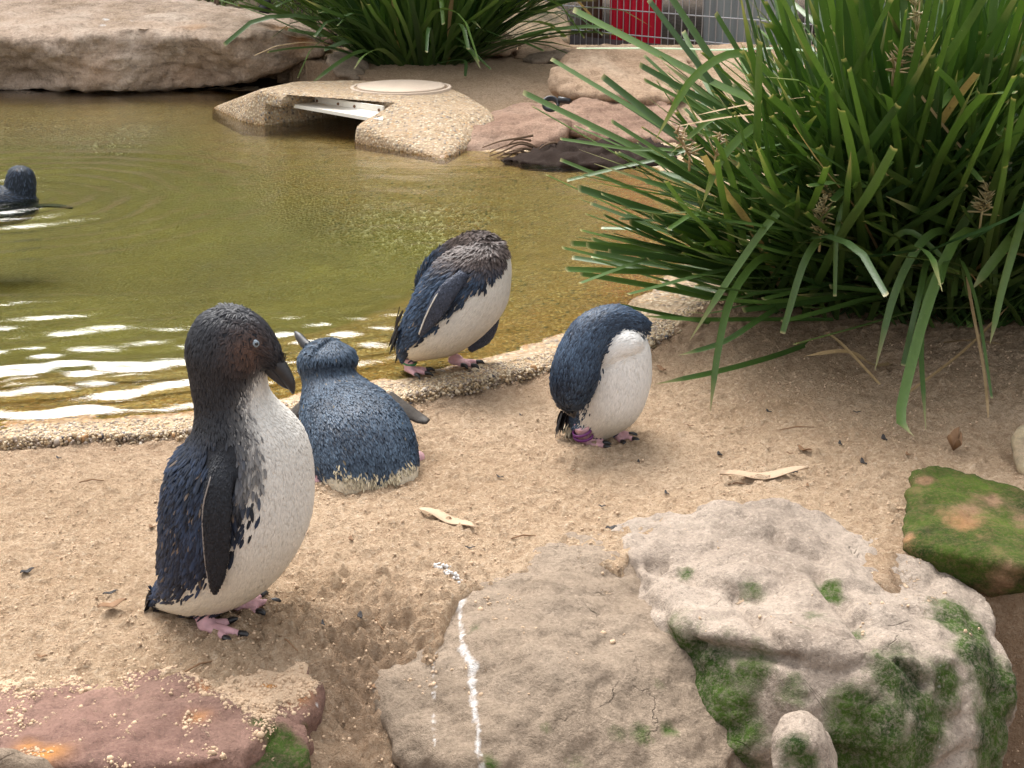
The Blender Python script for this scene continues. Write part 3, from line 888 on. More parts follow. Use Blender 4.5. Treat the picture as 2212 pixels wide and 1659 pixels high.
qrock('mossy_boulder', 'broad pinkish grey boulder with green moss down its front', [(1298, 1200, 1.445), (1325, 1160, 1.465), (1420, 1124, 1.485), (1500, 1124, 1.485), (1560, 1110, 1.49), (1660, 1106, 1.495), (1760, 1130, 1.48), (1815, 1170, 1.455), (1910, 1215, 1.42), (2060, 1268, 1.385), (2135, 1322, 1.34), (2165, 1410, 1.28), (2188, 1500, 1.24), (2184, 1590, 1.21), (2140, 1680, 1.18), (1312, 1340, 1.35), (1430, 1450, 1.255), (1400, 1370, 1.27), (1500, 1380, 1.21), (1700, 1420, 1.165), (1900, 1440, 1.16), (2050, 1450, 1.19), (1550, 1640, 1.14), (1750, 1620, 1.11), (1950, 1640, 1.11), (1480, 1270, 1.335), (1600, 1270, 1.325), (1800, 1330, 1.265), (1950, 1370, 1.25), (1560, 1900, 1.13), (2000, 1900, 1.1), (2150, 1900, 1.2), (1500, 1900, 1.4), (2100, 1800, 1.45)], MAT['pinkgrey'], voxel=0.0048, sm=8, ledge=0.008, amp=0.012, scale=9, seed=22, ridge=0.8, fine=0.28, cuts=B_cut, marks=B_marks, lift=0.014)
qrock('small_mossy_stone', 'small upright mossy stone leaning on front of the broad boulder', [(1668, 1580, 1.075), (1690, 1545, 1.085), (1735, 1532, 1.09), (1775, 1560, 1.08), (1800, 1640, 1.06), (1820, 1760, 1.04), (1670, 1700, 1.04), (1690, 1620, 1.05), (1740, 1600, 1.05), (1720, 1700, 1.12), (1790, 1600, 1.12)], MAT['pinkgrey'], voxel=0.005, sm=7, amp=0.008, scale=12, seed=23, fine=0.2,
      marks=lambda co, no, hit: {'moss': 0.75 * blobs(co, hit, [(1720, 1610, 40, 1), (1745, 1650, 40, 1), (1700, 1650, 30, .8)])})
def C_marks(co, no, hit):
    ms = 0.62 + 0.75 * fbm(co * np.array([16, 9, 16]), 4) - 0.9 * blobs(co, hit, [(2080, 1120, 50, .6), (2130, 1080, 40, .6), (2000, 1040, 25, .7), (1960, 1160, 20, .8)])
    sa = 0.28 * blobs(co, hit, [(2000, 1030, 50, 1), (2100, 1060, 60, .8)])
    return {'moss': np.clip(ms, 0, 1), 'sandy': sa, 'stain': 0.25 * blobs(co, hit, [(2090, 1130, 60, 1), (1960, 1170, 25, 1)])}
qrock('green_orange_rock', 'angular rock furred with bright green and orange moss', [(1968, 1012, 1.585), (2030, 1004, 1.604), (2212, 1075, 1.528), (2330, 1110, 1.509), (1946, 1178, 1.409), (1962, 1100, 1.490), (2212, 1222, 1.337), (2330, 1240, 1.337), (1962, 1200, 1.413), (2062, 1258, 1.385), (2140, 1288, 1.375), (2212, 1282, 1.394), (2330, 1270, 1.413), (2060, 1250, 1.528), (2330, 1200, 1.623)], MAT['mossy'], voxel=0.0055, sm=4, amp=0.008, scale=12, seed=24, fine=0.3, marks=C_marks)
qrock('olive_round_rock', 'olive green lichen covered round rock at the sand edge', [(2186, 975, 1.634), (2192, 940, 1.653), (2212, 915, 1.691), (2300, 900, 1.710), (2195, 1020, 1.596), (2215, 1045, 1.577), (2320, 1040, 1.577), (2350, 960, 1.662), (2260, 970, 1.852)], MAT['lichen'], voxel=0.007, sm=7, amp=0.008, scale=12, seed=25,
      marks=lambda co, no, hit: {'moss': 0.5 + 0.3 * pn(co * 20)})
def E_marks(co, no, hit):
    px = to_px(co)
    edge_ = np.interp(px[:, 0], [-50, 0, 200, 300, 400, 470, 560, 640, 700], [1500, 1500, 1470, 1450, 1462, 1500, 1560, 1520, 1480])
    sa = 0.47 + 0.75 * np.clip((edge_ - px[:, 1]) / 60, -1.2, 1)
    sa = np.maximum(sa, 0.30 * (1 - ss(1540, 1650, px[:, 1]) * 0.4))
    sa = np.where(no[:, 2] > 0.55, sa, 0.15)
    st = blobs(co, hit, [(575, 1478, 38, 1), (100, 1625, 40, 1), (60, 1610, 28, .7), (455, 1478, 26, .7), (430, 1550, 24, .5), (620, 1640, 30, .5), (640, 1500, 30, .7)])
    sa = sa * (1 - 0.65 * blobs(co, hit, [(575, 1478, 34, 1), (100, 1625, 34, 1)]))
    ms = blobs(co, hit, [(560, 1560, 24, .7), (600, 1600, 42, 1), (630, 1640, 40, 1), (580, 1650, 40, .8), (655, 1590, 28, .8)])
    gu = blobs(co, hit, [(640, 1440, 8, .8), (655, 1455, 9, .8), (668, 1470, 8, .9), (680, 1478, 7, .9), (684, 1505, 4, .9), (686, 1525, 4, .9), (560, 1545, 5, .5)])
    return {'sandy': sa, 'stain': st, 'moss': ms, 'guano': gu}
rock('sandy_slab', 'flat purple brown slab dusted with sand near the standing penguin', [Vector(p) for p in [(-0.62, 1.17, -0.012), (-0.40, 1.18, -0.010), (-0.30, 1.175, -0.010), (-0.205, 1.19, -0.008)]] + [Q(695, 1478, 1.155), Q(640, 1440, 1.185), Q(690, 1520, 1.14), Q(660, 1565, 1.10), Q(480, 1560, 1.08), Q(470, 1640, 1.02), Q(300, 1659, 0.99), Q(0, 1659, 0.98), Q(-300, 1700, 0.98), Q(640, 1800, 1.06), Q(-300, 1900, 1.0), Q(300, 1900, 1.0), Q(670, 1900, 1.15), Q(-300, 1800, 1.2), Q(400, 1750, 1.2)], MAT['purple'], 0.005, 3, 0.008, 12, 26, 0.7, 0.35, 0.0, None, E_marks)
qrock('side_stone', 'mossy lower block of rock beneath the sandy slab corner', [(505, 1565, 1.085), (600, 1555, 1.09), (665, 1560, 1.095), (672, 1640, 1.06), (660, 1720, 1.04), (540, 1700, 1.02), (500, 1640, 1.045), (600, 1700, 1.15), (540, 1600, 1.15)], MAT['purple'], voxel=0.005, sm=5, amp=0.009, scale=14, seed=27,
      marks=lambda co, no, hit: {'moss': 0.9 * blobs(co, hit, [(560, 1580, 40, .8), (600, 1620, 60, 1), (640, 1640, 50, 1), (580, 1655, 50, .9)]), 'sandy': 0.36 * blobs(co, hit, [(600, 1640, 30, 1), (530, 1600, 30, 1)])})
qrock('corner_cobble', 'small purplish cobble lying on the sandy slab', [(272, 1620, 1.01), (290, 1612, 1.02), (318, 1620, 1.02), (322, 1640, 1.01), (295, 1650, 1.0), (268, 1640, 1.0), (295, 1645, 1.03)], MAT['purple'], voxel=0.003, sm=3, amp=0.003, scale=30, seed=28)
qrock('pink_corner_stone', 'smooth pink stone at the outer edge of the sandy slab', [(-60, 1630, 0.965), (0, 1622, 0.97), (90, 1640, 0.965), (130, 1680, 0.955), (-60, 1720, 0.95), (60, 1720, 0.95), (0, 1680, 1.0), (90, 1690, 0.99)], MAT['brown'], voxel=0.004, sm=6, amp=0.004, scale=20, seed=29)

# loose sand lying on the flat slab and the broad boulder
def rest_on(ob, n, umin, umax, vmin, vmax, dens, smax):
    bv_ = BVHTree.FromPolygons([v.co[:] for v in ob.data.vertices], [p.vertices[:] for p in ob.data.polygons])
    out = []
    for _ in range(n):
        u, v_ = random.uniform(umin, umax), random.uniform(vmin, vmax)
        h_ = bv_.ray_cast(Vector((0, 0, H)), ray(u, v_).normalized())
        if h_[0] is None or h_[1].z < 0.45: continue
        if random.random() < dens(u, v_, h_[0]): out.append(h_[0][:])
    out = np.array(out)
    return out
E_ob = next(o for o in C.objects if o.name == 'sandy_slab')
def e_d(u, v_, p):
    ed_ = np.interp(u, [0, 200, 300, 400, 470, 560, 640, 700], [1500, 1470, 1450, 1462, 1500, 1560, 1520, 1480])
    cl_ = float(fbm(np.array([[p.x, p.y, 0]]) * 26, 3)[0])
    return np.clip(0.9 * (ed_ + 25 - v_) / 40, 0, 1) + np.clip(cl_ * 2.2 - 0.1, 0, 0.9)
pe = rest_on(E_ob, 6000, 0, 700, 1430, 1659, e_d, .003)
B_ob = next(o for o in C.objects if o.name == 'mossy_boulder')
pb = rest_on(B_ob, 1200, 1500, 2120, 1130, 1400, lambda u, v_, p: np.clip(float(fbm(np.array([[p.x, p.y, 3]]) * 22, 3)[0]) * 3 - 0.35, 0, 1) * (0.3 + 0.7 * (u > 1850)), .002)
pa = rest_on(next(o for o in C.objects if o.name == 'brown_boulder'), 1000, 800, 1350, 1190, 1500, lambda u, v_, p: np.clip(float(fbm(np.array([[p.x, p.y, 5]]) * 20, 3)[0]) * 3 - 0.4, 0, 1), .002)
pe = np.vstack([pe, pb, pa])
tag(crumbs('sand_grains', pe, rng.gamma(2, 0.00045, len(pe)) + 0.0004, MAT['crumb'], cols={'damp': np.zeros(len(pe)), 'mulch': np.zeros(len(pe))}), 'pale sand grains spilled over the front stones', 'sand', kind='stuff')

# loose sand crumbs
n = 42000
cx = rng.uniform(-0.75, 0.95, n)
cy = 1.02 + 1.1 * rng.random(n) ** 1.5
ok = polydist(np.stack([cx, cy], 1), O_poly) < -0.012
cx, cy = cx[ok], cy[ok]
dens = fbm(np.stack([cx, cy, cx * 0], 1) * 9, 3)
ok = (dens + rng.normal(0, 0.25, len(cx))) > -0.05
cx, cy = cx[ok], cy[ok]
cz = terrain_z(cx, cy) + 0.0004
tag(crumbs('sand_crumbs', np.stack([cx, cy, cz - 0.0004], 1), np.minimum(rng.gamma(1.4, 0.0006, len(cx)) + 0.0003, 0.0021), MAT['crumb'], cols={'damp': np.clip(rng.normal(0.05, 0.1, len(cx)), 0, 1), 'mulch': cx * 0}), 'loose crumbs of sand scattered over the beach', 'sand', kind='stuff')

# ------------------------------------------------------------------ pebble concrete hump with the skimmer
hp = [G(455, 232, ZW), G(520, 262, ZW), G(640, 264, ZW), G(822, 302, ZW), G(880, 322, ZW), G(962, 345, ZW)]
zt = 0.118
hp += [G(560, 192, zt), G(600, 186, zt), G(655, 182, zt), G(770, 190, zt), G(830, 205, zt), G(880, 222, zt * 0.95), G(960, 255, 0.085), G(1000, 280, 0.06)]
hp += [G(640, 175, zt), G(770, 172, zt), G(960, 182, zt), G(1010, 205, 0.11), G(1060, 236, 0.085), G(1075, 262, 0.06)]
hp += [Vector((p.x, p.y, -0.15)) for p in hp[:6]] + [Vector((-0.9, 5.1, -0.1)), Vector((-0.1, 4.5, -0.1)), Vector((-0.3, 5.0, -0.1)), Vector((-0.05, 4.1, -0.1))]
hv, hf = hull(hp)
bm = bmesh.new()
for v in hv: bm.verts.new(v)
bm.verts.ensure_lookup_table()
for f in hf: bm.faces.new([bm.verts[i] for i in f])
hme = bpy.data.meshes.new('hump')
bm.to_mesh(hme)
bm.free()
ho = bpy.data.objects.new('hump', hme)
C.objects.link(ho)
m_l, m_r = G(645, 262, ZW), G(822, 300, ZW)
ax = (m_r - m_l); ax.z = 0
mw = ax.length
ax.normalize()
dp = Vector((-ax.y, ax.x, 0))               # into the bank
def slot_pt(a, d, z): return m_l + ax * a + dp * d + Vector((0, 0, z - ZW))
def mk_cut(a0, a1, d0, d1, z0, z1):
    cut = bpy.data.meshes.new('cut')
    cv = [slot_pt(a, d, z) for a in (a0, a1) for d in (d0, d1) for z in (z0, z1)]
    cut.from_pydata([tuple(v) for v in cv], [], [(0, 1, 3, 2), (4, 6, 7, 5), (0, 4, 5, 1), (2, 3, 7, 6), (0, 2, 6, 4), (1, 5, 7, 3)])
    cb = bmesh.new(); cb.from_mesh(cut); bmesh.ops.recalc_face_normals(cb, faces=cb.faces); cb.to_mesh(cut); cb.free()
    c_o = bpy.data.objects.new('cut', cut)
    C.objects.link(c_o)
    return c_o
Yl, Yr = slot_pt(mw * 0.2, 0, 0).y, m_r.y
pTL, pTR = Q(680, 208, Yl + .006), Q(827, 229, Yr + .006)
pBL, pBR = Q(680, 226, Yl + .006), Q(827, 248, Yr + .006)
cu = mk_cut(0, mw, -0.3, 0.24, -0.2, 0.075)
cu2 = mk_cut(mw * 0.18, mw * 1.003, -0.3, 0.055, -0.1, max(pTL.z, pTR.z) + 0.004)
rm = ho.modifiers.new('r', 'REMESH'); rm.mode = 'VOXEL'; rm.voxel_size = 0.011
sm_ = ho.modifiers.new('s', 'SMOOTH'); sm_.iterations = 9; sm_.factor = 0.5
for c_o in (cu, cu2):
    bo = ho.modifiers.new('b', 'BOOLEAN'); bo.object = c_o; bo.operation = 'DIFFERENCE'; bo.solver = 'EXACT'
dg = bpy.context.evaluated_depsgraph_get()
m2 = bpy.data.meshes.new_from_object(ho.evaluated_get(dg))
bpy.data.objects.remove(ho); bpy.data.objects.remove(cu); bpy.data.objects.remove(cu2)
nv = len(m2.vertices)
co = np.empty(nv * 3, np.float32); m2.vertices.foreach_get('co', co); co = co.reshape(-1, 3)
for nm, val in (('algae', 0.5 * ss(0.02, -0.03, co[:, 2])), ('wet', ss(0.022, 0.012, co[:, 2] + 0.004 * pn(co * 20)))):
    at = m2.attributes.new(nm, 'FLOAT', 'POINT')
    at.data.foreach_set('value', np.asarray(val, np.float32))
m2.materials.clear(); m2.materials.append(MAT['agg'])
m2.polygons.foreach_set('use_smooth', np.ones(len(m2.polygons), bool))
sk = empty('skimmer_housing', (m_l.x, m_l.y, 0))
tag(sk, 'pebble concrete hump at the pool edge holding a cream skimmer grille', 'pool skimmer')
link('housing', m2, sk)

def box_mesh(name, p0, ex, ey, ez, mat, parent, bev=0.0):
    bm = bmesh.new()
    vs = []
    for a in (0, 1):
        for b_ in (0, 1):
            for c_ in (0, 1):
                vs.append(bm.verts.new(p0 + ex * a + ey * b_ + ez * c_))
    for f in [(0, 1, 3, 2), (4, 6, 7, 5), (0, 4, 5, 1), (2, 3, 7, 6), (0, 2, 6, 4), (1, 5, 7, 3)]:
        bm.faces.new([vs[i] for i in f])
    bmesh.ops.recalc_face_normals(bm, faces=bm.faces)
    if bev:
        bmesh.ops.bevel(bm, geom=bm.edges[:], offset=bev, segments=2, affect='EDGES', profile=0.5)
    me = bpy.data.meshes.new(name)
    bm.to_mesh(me); bm.free()
    me.materials.append(mat)
    return link(name, me, parent)
Z = Vector((0, 0, 1))
def plate(name, quad, ext, mat, parent):
    vs = [Vector(p) for p in quad] + [Vector(p) + ext for p in quad]
    bm = bmesh.new()
    bv = [bm.verts.new(v) for v in vs]
    for f in [(0, 1, 2, 3), (7, 6, 5, 4), (0, 4, 5, 1), (1, 5, 6, 2), (2, 6, 7, 3), (3, 7, 4, 0)]:
        bm.faces.new([bv[i] for i in f])
    bmesh.ops.recalc_face_normals(bm, faces=bm.faces)
    bmesh.ops.bevel(bm, geom=bm.edges[:], offset=0.0012, segments=2, affect='EDGES', profile=0.5)
    me = bpy.data.meshes.new(name)
    bm.to_mesh(me); bm.free()
    me.materials.append(mat)
    return link(name, me, parent)
plate('upper_plate', [pBL, pBR, pTR, pTL], dp * 0.006, MAT['cream_metal'], sk)
for k in (0.04, 0.36, 0.6, 0.95):
    c_ = pTL.lerp(pTR, k).lerp(pBL.lerp(pBR, k), 0.5) - dp * 0.001
    mobj('screw', np.array(c_) + ico2_v * 0.0045, ico2_f, MAT['rust'], sk)
plate('lower_flap', [Q(634, 233, Yl - .03), Q(827, 267, Yr - .06), Q(827, 251, Yr + .006), Q(684, 228, Yl + .006)], Z * 0.011, MAT['cream_metal'], sk)
# lid
lc = G(866, 186, zt + 0.004)
lv, lf = [], []
prof = [(0, 0.012), (0.128, 0.012), (0.135, 0.009), (0.136, -0.012), (0.143, -0.012), (0.145, 0.004), (0.155, 0.004), (0.157, -0.02)]
ns = 48
for r_, h_ in prof:
    for k in range(ns):
        a = 2 * math.pi * k / ns
        lv.append((lc.x + r_ * math.cos(a), lc.y + r_ * math.sin(a), lc.z + h_ * 0.6 - 0.004))
for j in range(len(prof) - 1):
    for k in range(ns):
        lf.append((j * ns + k, j * ns + (k + 1) % ns, (j + 1) * ns + (k + 1) % ns, (j + 1) * ns + k))
mobj('lid', lv, lf, MAT['lid'], sk, smooth=False)

# ------------------------------------------------------------------ tubes
def tube(path, radii, sides=8, cap=True):
    path = np.asarray(path, float)
    n = len(path)
    tang = np.gradient(path, axis=0)
    tang /= np.linalg.norm(tang, axis=1)[:, None] + 1e-12
    ref = np.array([0, 0, 1.0]) if abs(tang[0][2]) < 0.9 else np.array([1.0, 0, 0])
    v, f = [], []
    for i in range(n):
        a = np.cross(tang[i], ref); a /= np.linalg.norm(a) + 1e-12
        b_ = np.cross(a, tang[i])
        for k in range(sides):
            th = 2 * math.pi * k / sides
            v.append(path[i] + radii[i] * (math.cos(th) * a + math.sin(th) * b_))
    for i in range(n - 1):
        for k in range(sides):
            f.append((i * sides + k, i * sides + (k + 1) % sides, (i + 1) * sides + (k + 1) % sides, (i + 1) * sides + k))
    if cap:
        f.append(tuple(reversed(range(sides))))
        f.append(tuple((n - 1) * sides + k for k in range(sides)))
    return v, f

# ------------------------------------------------------------------ penguins
class Part:
    """closed lofted shape with, per vertex: tail-ward flow, white weight, kind (0 plumage, 1 flipper, 2 leg)"""
    def __init__(s, rings, kind=0, n=36, sides=28, soft=13):
        # ring: centre(3) dorsal(3) lateral(3) rd rv rl th0
        A = catmull(np.array(rings, float), n)
        A[:, 9:12] = np.maximum(A[:, 9:12], 0.0006)
        cen = A[:, :3]
        tan = np.gradient(cen, axis=0)
        tan /= np.linalg.norm(tan, axis=1)[:, None] + 1e-12
        V, Wt, Fl, T = [], [], [], []
        for i in range(n):
            dr = A[i, 3:6] / np.linalg.norm(A[i, 3:6])
            lt = A[i, 6:9] / np.linalg.norm(A[i, 6:9])
            for k in range(sides):
                th = -math.pi + 2 * math.pi * k / sides
                c, sn = math.cos(th), math.sin(th)
                V.append(cen[i] + dr * c * (A[i, 9] if c > 0 else A[i, 10]) + lt * sn * A[i, 11])
                Wt.append(float(ss(A[i, 12] - soft, A[i, 12] + soft, math.degrees(abs(th)))))
                Fl.append(-tan[i])
                T.append(i / (n - 1))
        f = []
        for i in range(n - 1):
            for k in range(sides):
                f.append((i * sides + k, (i + 1) * sides + k, (i + 1) * sides + (k + 1) % sides, i * sides + (k + 1) % sides))
        f.append(tuple(range(sides)))
        f.append(tuple(reversed([(n - 1) * sides + k for k in range(sides)])))
        s.v, s.f, s.w, s.fl = np.array(V), f, np.array(Wt), np.array(Fl)
        s.kind = np.full(len(V), kind)
        s.t = np.array(T)

class Bird:
    def __init__(s, name, label, p0, yaw):
        s.p0 = Vector(p0)
        s.f = Vector((math.cos(R(yaw)), math.sin(R(yaw)), 0))       # direction the bird faces
        s.l = Vector((-s.f.y, s.f.x, 0))                              # its left
        s.parts = []
        zc = s.p0.y * CP + (H - 0.1) * SP
        s.mpp = zc / F                                                # metres per photo pixel at the bird
        s.root = empty(name, s.p0)
        tag(s.root, label, 'penguin', None)
        s.name = name
    def P(s, u, v, off=0.0):
        """pixel on the bird's upright mid plane moved off metres to its right"""
        d = ray(u, v)
        q = s.p0 - s.l * off
        n = s.l
        c = Vector((0, 0, H))
        t = (q - c).dot(n) / d.dot(n)
        return c + d * t
    def loft(s, rings, dors_up=None, kind=0, n=36, sides=28, left=True, soft=13):
        """rings (u, v, off_m, back_px, front_px, lat_px, th0); dorsal side lies to the left of the path in the mid plane unless dors_up is given"""
        cs = [np.array(s.P(r[0], r[1], r[2])) for r in rings]
        cc = np.array(cs)
        tan = np.gradient(cc, axis=0)
        out = []
        for c, r, t in zip(cs, rings, tan):
            t = Vector(t).normalized()
            if dors_up is None:
                d = s.l.cross(t)
                d = -d if not left else d
                d = -d
            else:
                d = Vector(dors_up)
            d = (d - t * d.dot(t)).normalized()
            lt = t.cross(d).normalized()
            out.append([*c, *d, *lt, r[3] * s.mpp, r[4] * s.mpp, r[5] * s.mpp, r[6]])
        p = Part(out, kind, n, sides, soft)
        s.parts.append(p)
        return p
    def raw(s, v, f, kind):
        p = Part.__new__(Part)
        p.v, p.f = np.array(v, float), f
        p.w = np.zeros(len(v)); p.fl = np.tile([0, 0, -1.0], (len(v), 1)); p.kind = np.full(len(v), kind); p.t = np.zeros(len(v))
        s.parts.append(p)
    def leg(s, hip, ankle, toes, rad=0.0062, claw=0.011):
        """hip point, heel on the ground, three toe tips on the ground"""
        hip, ankle = np.array(hip), np.array(ankle)
        mid = (hip + ankle) / 2 + np.array([0, 0, 0.002])
        pth = catmull([hip, mid, ankle + np.array([0, 0, 0.008]), ankle + np.array([0, 0, 0.004])], 10)
        s.raw(*tube(pth, np.interp(np.linspace(0, 1, 10), [0, .6, 1], [rad * 1.5, rad, rad * 1.1]), 10), 2)
        tp = []
        for t in toes:
            t = np.array(t)
            pth = catmull([ankle + np.array([0, 0, 0.005]), ankle * 0.55 + t * 0.45 + np.array([0, 0, 0.0058]), t + np.array([0, 0, 0.004])], 8)
            s.raw(*tube(pth, np.linspace(0.0056, 0.0040, 8), 8), 2)
            tp.append(t)
            d = t - ankle; d[2] = 0; d /= np.linalg.norm(d)
            cl = catmull([t + np.array([0, 0, 0.0045]) - d * 0.002, t + d * claw * 0.5 + np.array([0, 0, 0.0052]), t + d * claw + np.array([0, 0, 0.0008])], 6)
            v, f = tube(cl, [0.0036, 0.0036, 0.0033, 0.0026, 0.0017, 0.0004], 8)
            mobj('claw', v, f, MAT['claw'], s.root)
        for a, b_ in ((0, 1), (1, 2)):
            A_ = ankle + np.array([0, 0, 0.0035])
            pa = A_ + (tp[a] - ankle) * 0.82
            pb = A_ + (tp[b_] - ankle) * 0.82
            mm = A_ + ((tp[a] + tp[b_]) / 2 - ankle) * 0.72
            base = [A_, pa, mm, pb]
            v = [p + np.array([0, 0, 0.0019]) for p in base] + [p - np.array([0, 0, 0.0019]) for p in base]
            f = [(0, 1, 2, 3), (7, 6, 5, 4), (0, 4, 5, 1), (1, 5, 6, 2), (2, 6, 7, 3), (3, 7, 4, 0)]
            s.raw(v, f, 2)
    def build(s, dark, white, feathers, voxel=0.0021, leg_col=(0.60, 0.35, 0.37), flip_col=(0.016, 0.018, 0.024), sm=5):
        allv = np.vstack([p.v for p in s.parts])
        F_ = []
        o = 0
        for p in s.parts:
            F_ += [tuple(i + o for i in f) for f in p.f]
            o += len(p.v)
        bm = bmesh.new()
        vs = [bm.verts.new(v) for v in allv]
        for f in F_:
            bm.faces.new([vs[i] for i in f])
        bmesh.ops.recalc_face_normals(bm, faces=bm.faces)
        bm.verts.index_update()
        F_ = [[v.index for v in f.verts] for f in bm.faces]
        bm.free()
        co, no, q = remesh(allv, F_, voxel, sm)
        w = np.concatenate([p.w * (p.kind != 1) for p in s.parts])
        fl = np.vstack([p.fl for p in s.parts])
        kd_ = np.concatenate([p.kind for p in s.parts])
        kd = KDTree(len(allv))
        for i, v in enumerate(allv): kd.insert(v, i)
        kd.balance()
        idx = np.array([kd.find(c)[1] for c in co])
        vw, vk, vf = w[idx], kd_[idx], fl[idx]
        # soften borders of the white weight
        for _ in range(6):
            acc = np.zeros(len(co)); cnt = np.zeros(len(co))
            m = vw[q].mean(1)
            for k in range(4):
                np.add.at(acc, q[:, k], m); np.add.at(cnt, q[:, k], 1)
            vw = np.where(vk == 0, acc / np.maximum(cnt, 1), vw)
        nz = fbm(co * 90, 3)
        cw = ss(0.45, 0.75, vw + 0.4 * nz * (vw > 0.02) * (vw < 0.98))[:, None]
        col = np.array(dark) * 0.6 * (1 - cw) + np.array(white) * cw
        lc_ = np.array(leg_col) * (1 + 0.35 * fbm(co * 130, 3))[:, None]
        col = np.where((vk == 2)[:, None], lc_, col)
        fc = np.array(flip_col) * (1 + 0.6 * fbm(co * 200, 2))[:, None]
        col = np.where((vk == 1)[:, None], fc, col)
        s.co, s.no, s.q, s.vw, s.vk, s.vf = co, no, q, vw, vk, vf
        body = mobj('body', co, q, MAT['skin'], s.root, cols=np.clip(col, 0, 1))
        s.body = body
        s.bvh = BVHTree.FromPolygons([tuple(c) for c in co], q.tolist())
        if feathers:
            feathers(s)
    def hit(s, u, v):
        r_ = s.bvh.ray_cast(Vector((0, 0, H)), ray(u, v).normalized())
        return r_[0], r_[1]
    def sample(s, n):
        """random points on the plumage: pos, normal, flow, white"""
        a = s.co[s.q]
        ar = np.linalg.norm(np.cross(a[:, 2] - a[:, 0], a[:, 3] - a[:, 1]), axis=1)
        ar = ar * (s.vk[s.q] == 0).all(1)
        fi = rng.choice(len(s.q), n, p=ar / ar.sum())
        uv = rng.random((n, 2))
        wt = np.stack([(1 - uv[:, 0]) * (1 - uv[:, 1]), uv[:, 0] * (1 - uv[:, 1]), uv[:, 0] * uv[:, 1], (1 - uv[:, 0]) * uv[:, 1]], 1)
        g_ = lambda arr: (arr[s.q[fi]] * (wt[..., None] if arr.ndim > 1 else wt)).sum(1)
        P_, N_, Fl_, W_ = g_(s.co), g_(s.no), g_(s.vf), g_(s.vw)
        N_ /= np.linalg.norm(N_, axis=1)[:, None]
        Fl_ = Fl_ - N_ * (Fl_ * N_).sum(1)[:, None]
        Fl_ /= np.linalg.norm(Fl_, axis=1)[:, None] + 1e-9
        return P_, N_, Fl_, W_
    def feathers(s, P_, N_, F_, L, Wd, lift, col, tipcol, name='plumage', jitter=0.25, basecol=0.55):
        n = len(P_)
        F_ = F_ + rng.normal(0, jitter, (n, 3))
        F_ -= N_ * (F_ * N_).sum(1)[:, None]
        F_ /= np.linalg.norm(F_, axis=1)[:, None]
        S_ = np.cross(N_, F_)
        L = L[:, None]; Wd = Wd[:, None]; lift = lift[:, None]
        tw = rng.normal(0, 0.12, (n, 1))
        S_ = S_ + N_ * tw
        b0 = P_ - F_ * L * 0.3 - N_ * 0.0006
        m = P_ + F_ * L * 0.25 + N_ * (0.0005 + lift * L * 0.45)
        t1 = P_ + F_ * L * 0.55 + N_ * (0.0005 + lift * L * 0.75)
        t2 = P_ + F_ * L * 0.72 + N_ * (0.0003 + lift * L * 0.85)
        cr = N_ * Wd * 0.12
        V = np.stack([b0 - S_ * Wd * .3, b0 + S_ * Wd * .3, m - S_ * Wd * .5 - cr, m + cr, m + S_ * Wd * .5 - cr, t1 - S_ * Wd * .36 - cr, t1 + cr, t1 + S_ * Wd * .36 - cr, t2], 1).reshape(-1, 3)
        base = (np.arange(n) * 9)[:, None]
        tris = np.concatenate([base + np.array(x)[None] for x in [(0, 3, 2), (0, 1, 3), (1, 4, 3), (2, 3, 6), (2, 6, 5), (3, 4, 7), (3, 7, 6), (5, 6, 8), (6, 7, 8)]])
        cc = np.stack([col * basecol] * 2 + [col * 0.92, col * 1.05, col * 0.92, tipcol * .9, tipcol, tipcol * .9, tipcol], 1).reshape(-1, 3)
        o = mobj(name, V, tris, MAT['feather'], s.root, cols=np.clip(cc, 0, 1))
        tag(o, kind='stuff')
        return o
    def eye(s, u, v, r_=0.0046):
        p, n = s.hit(u, v)
        if p is None: return
        for side in (0, 1):
            pp, nn = Vector(p), Vector(n)
            if side:
                k = (pp - s.p0).dot(s.l); pp = pp - s.l * 2 * k
                k = nn.dot(s.l); nn = nn - s.l * 2 * k
            c = np.array(pp - nn * r_ * 0.35)
            e = mobj('eye', ico2_v * r_ + c, ico2_f, MAT['eye'], s.root)
            c2 = np.array(pp + nn * r_ * 0.42)
            pu = mobj('pupil', ico2_v * r_ * 0.42 + c2, ico2_f, MAT['pupil'])
            pu.parent = e

def mixc(a, b, t):
    return np.asarray(a) * (1 - t[:, None]) + np.asarray(b) * t[:, None]

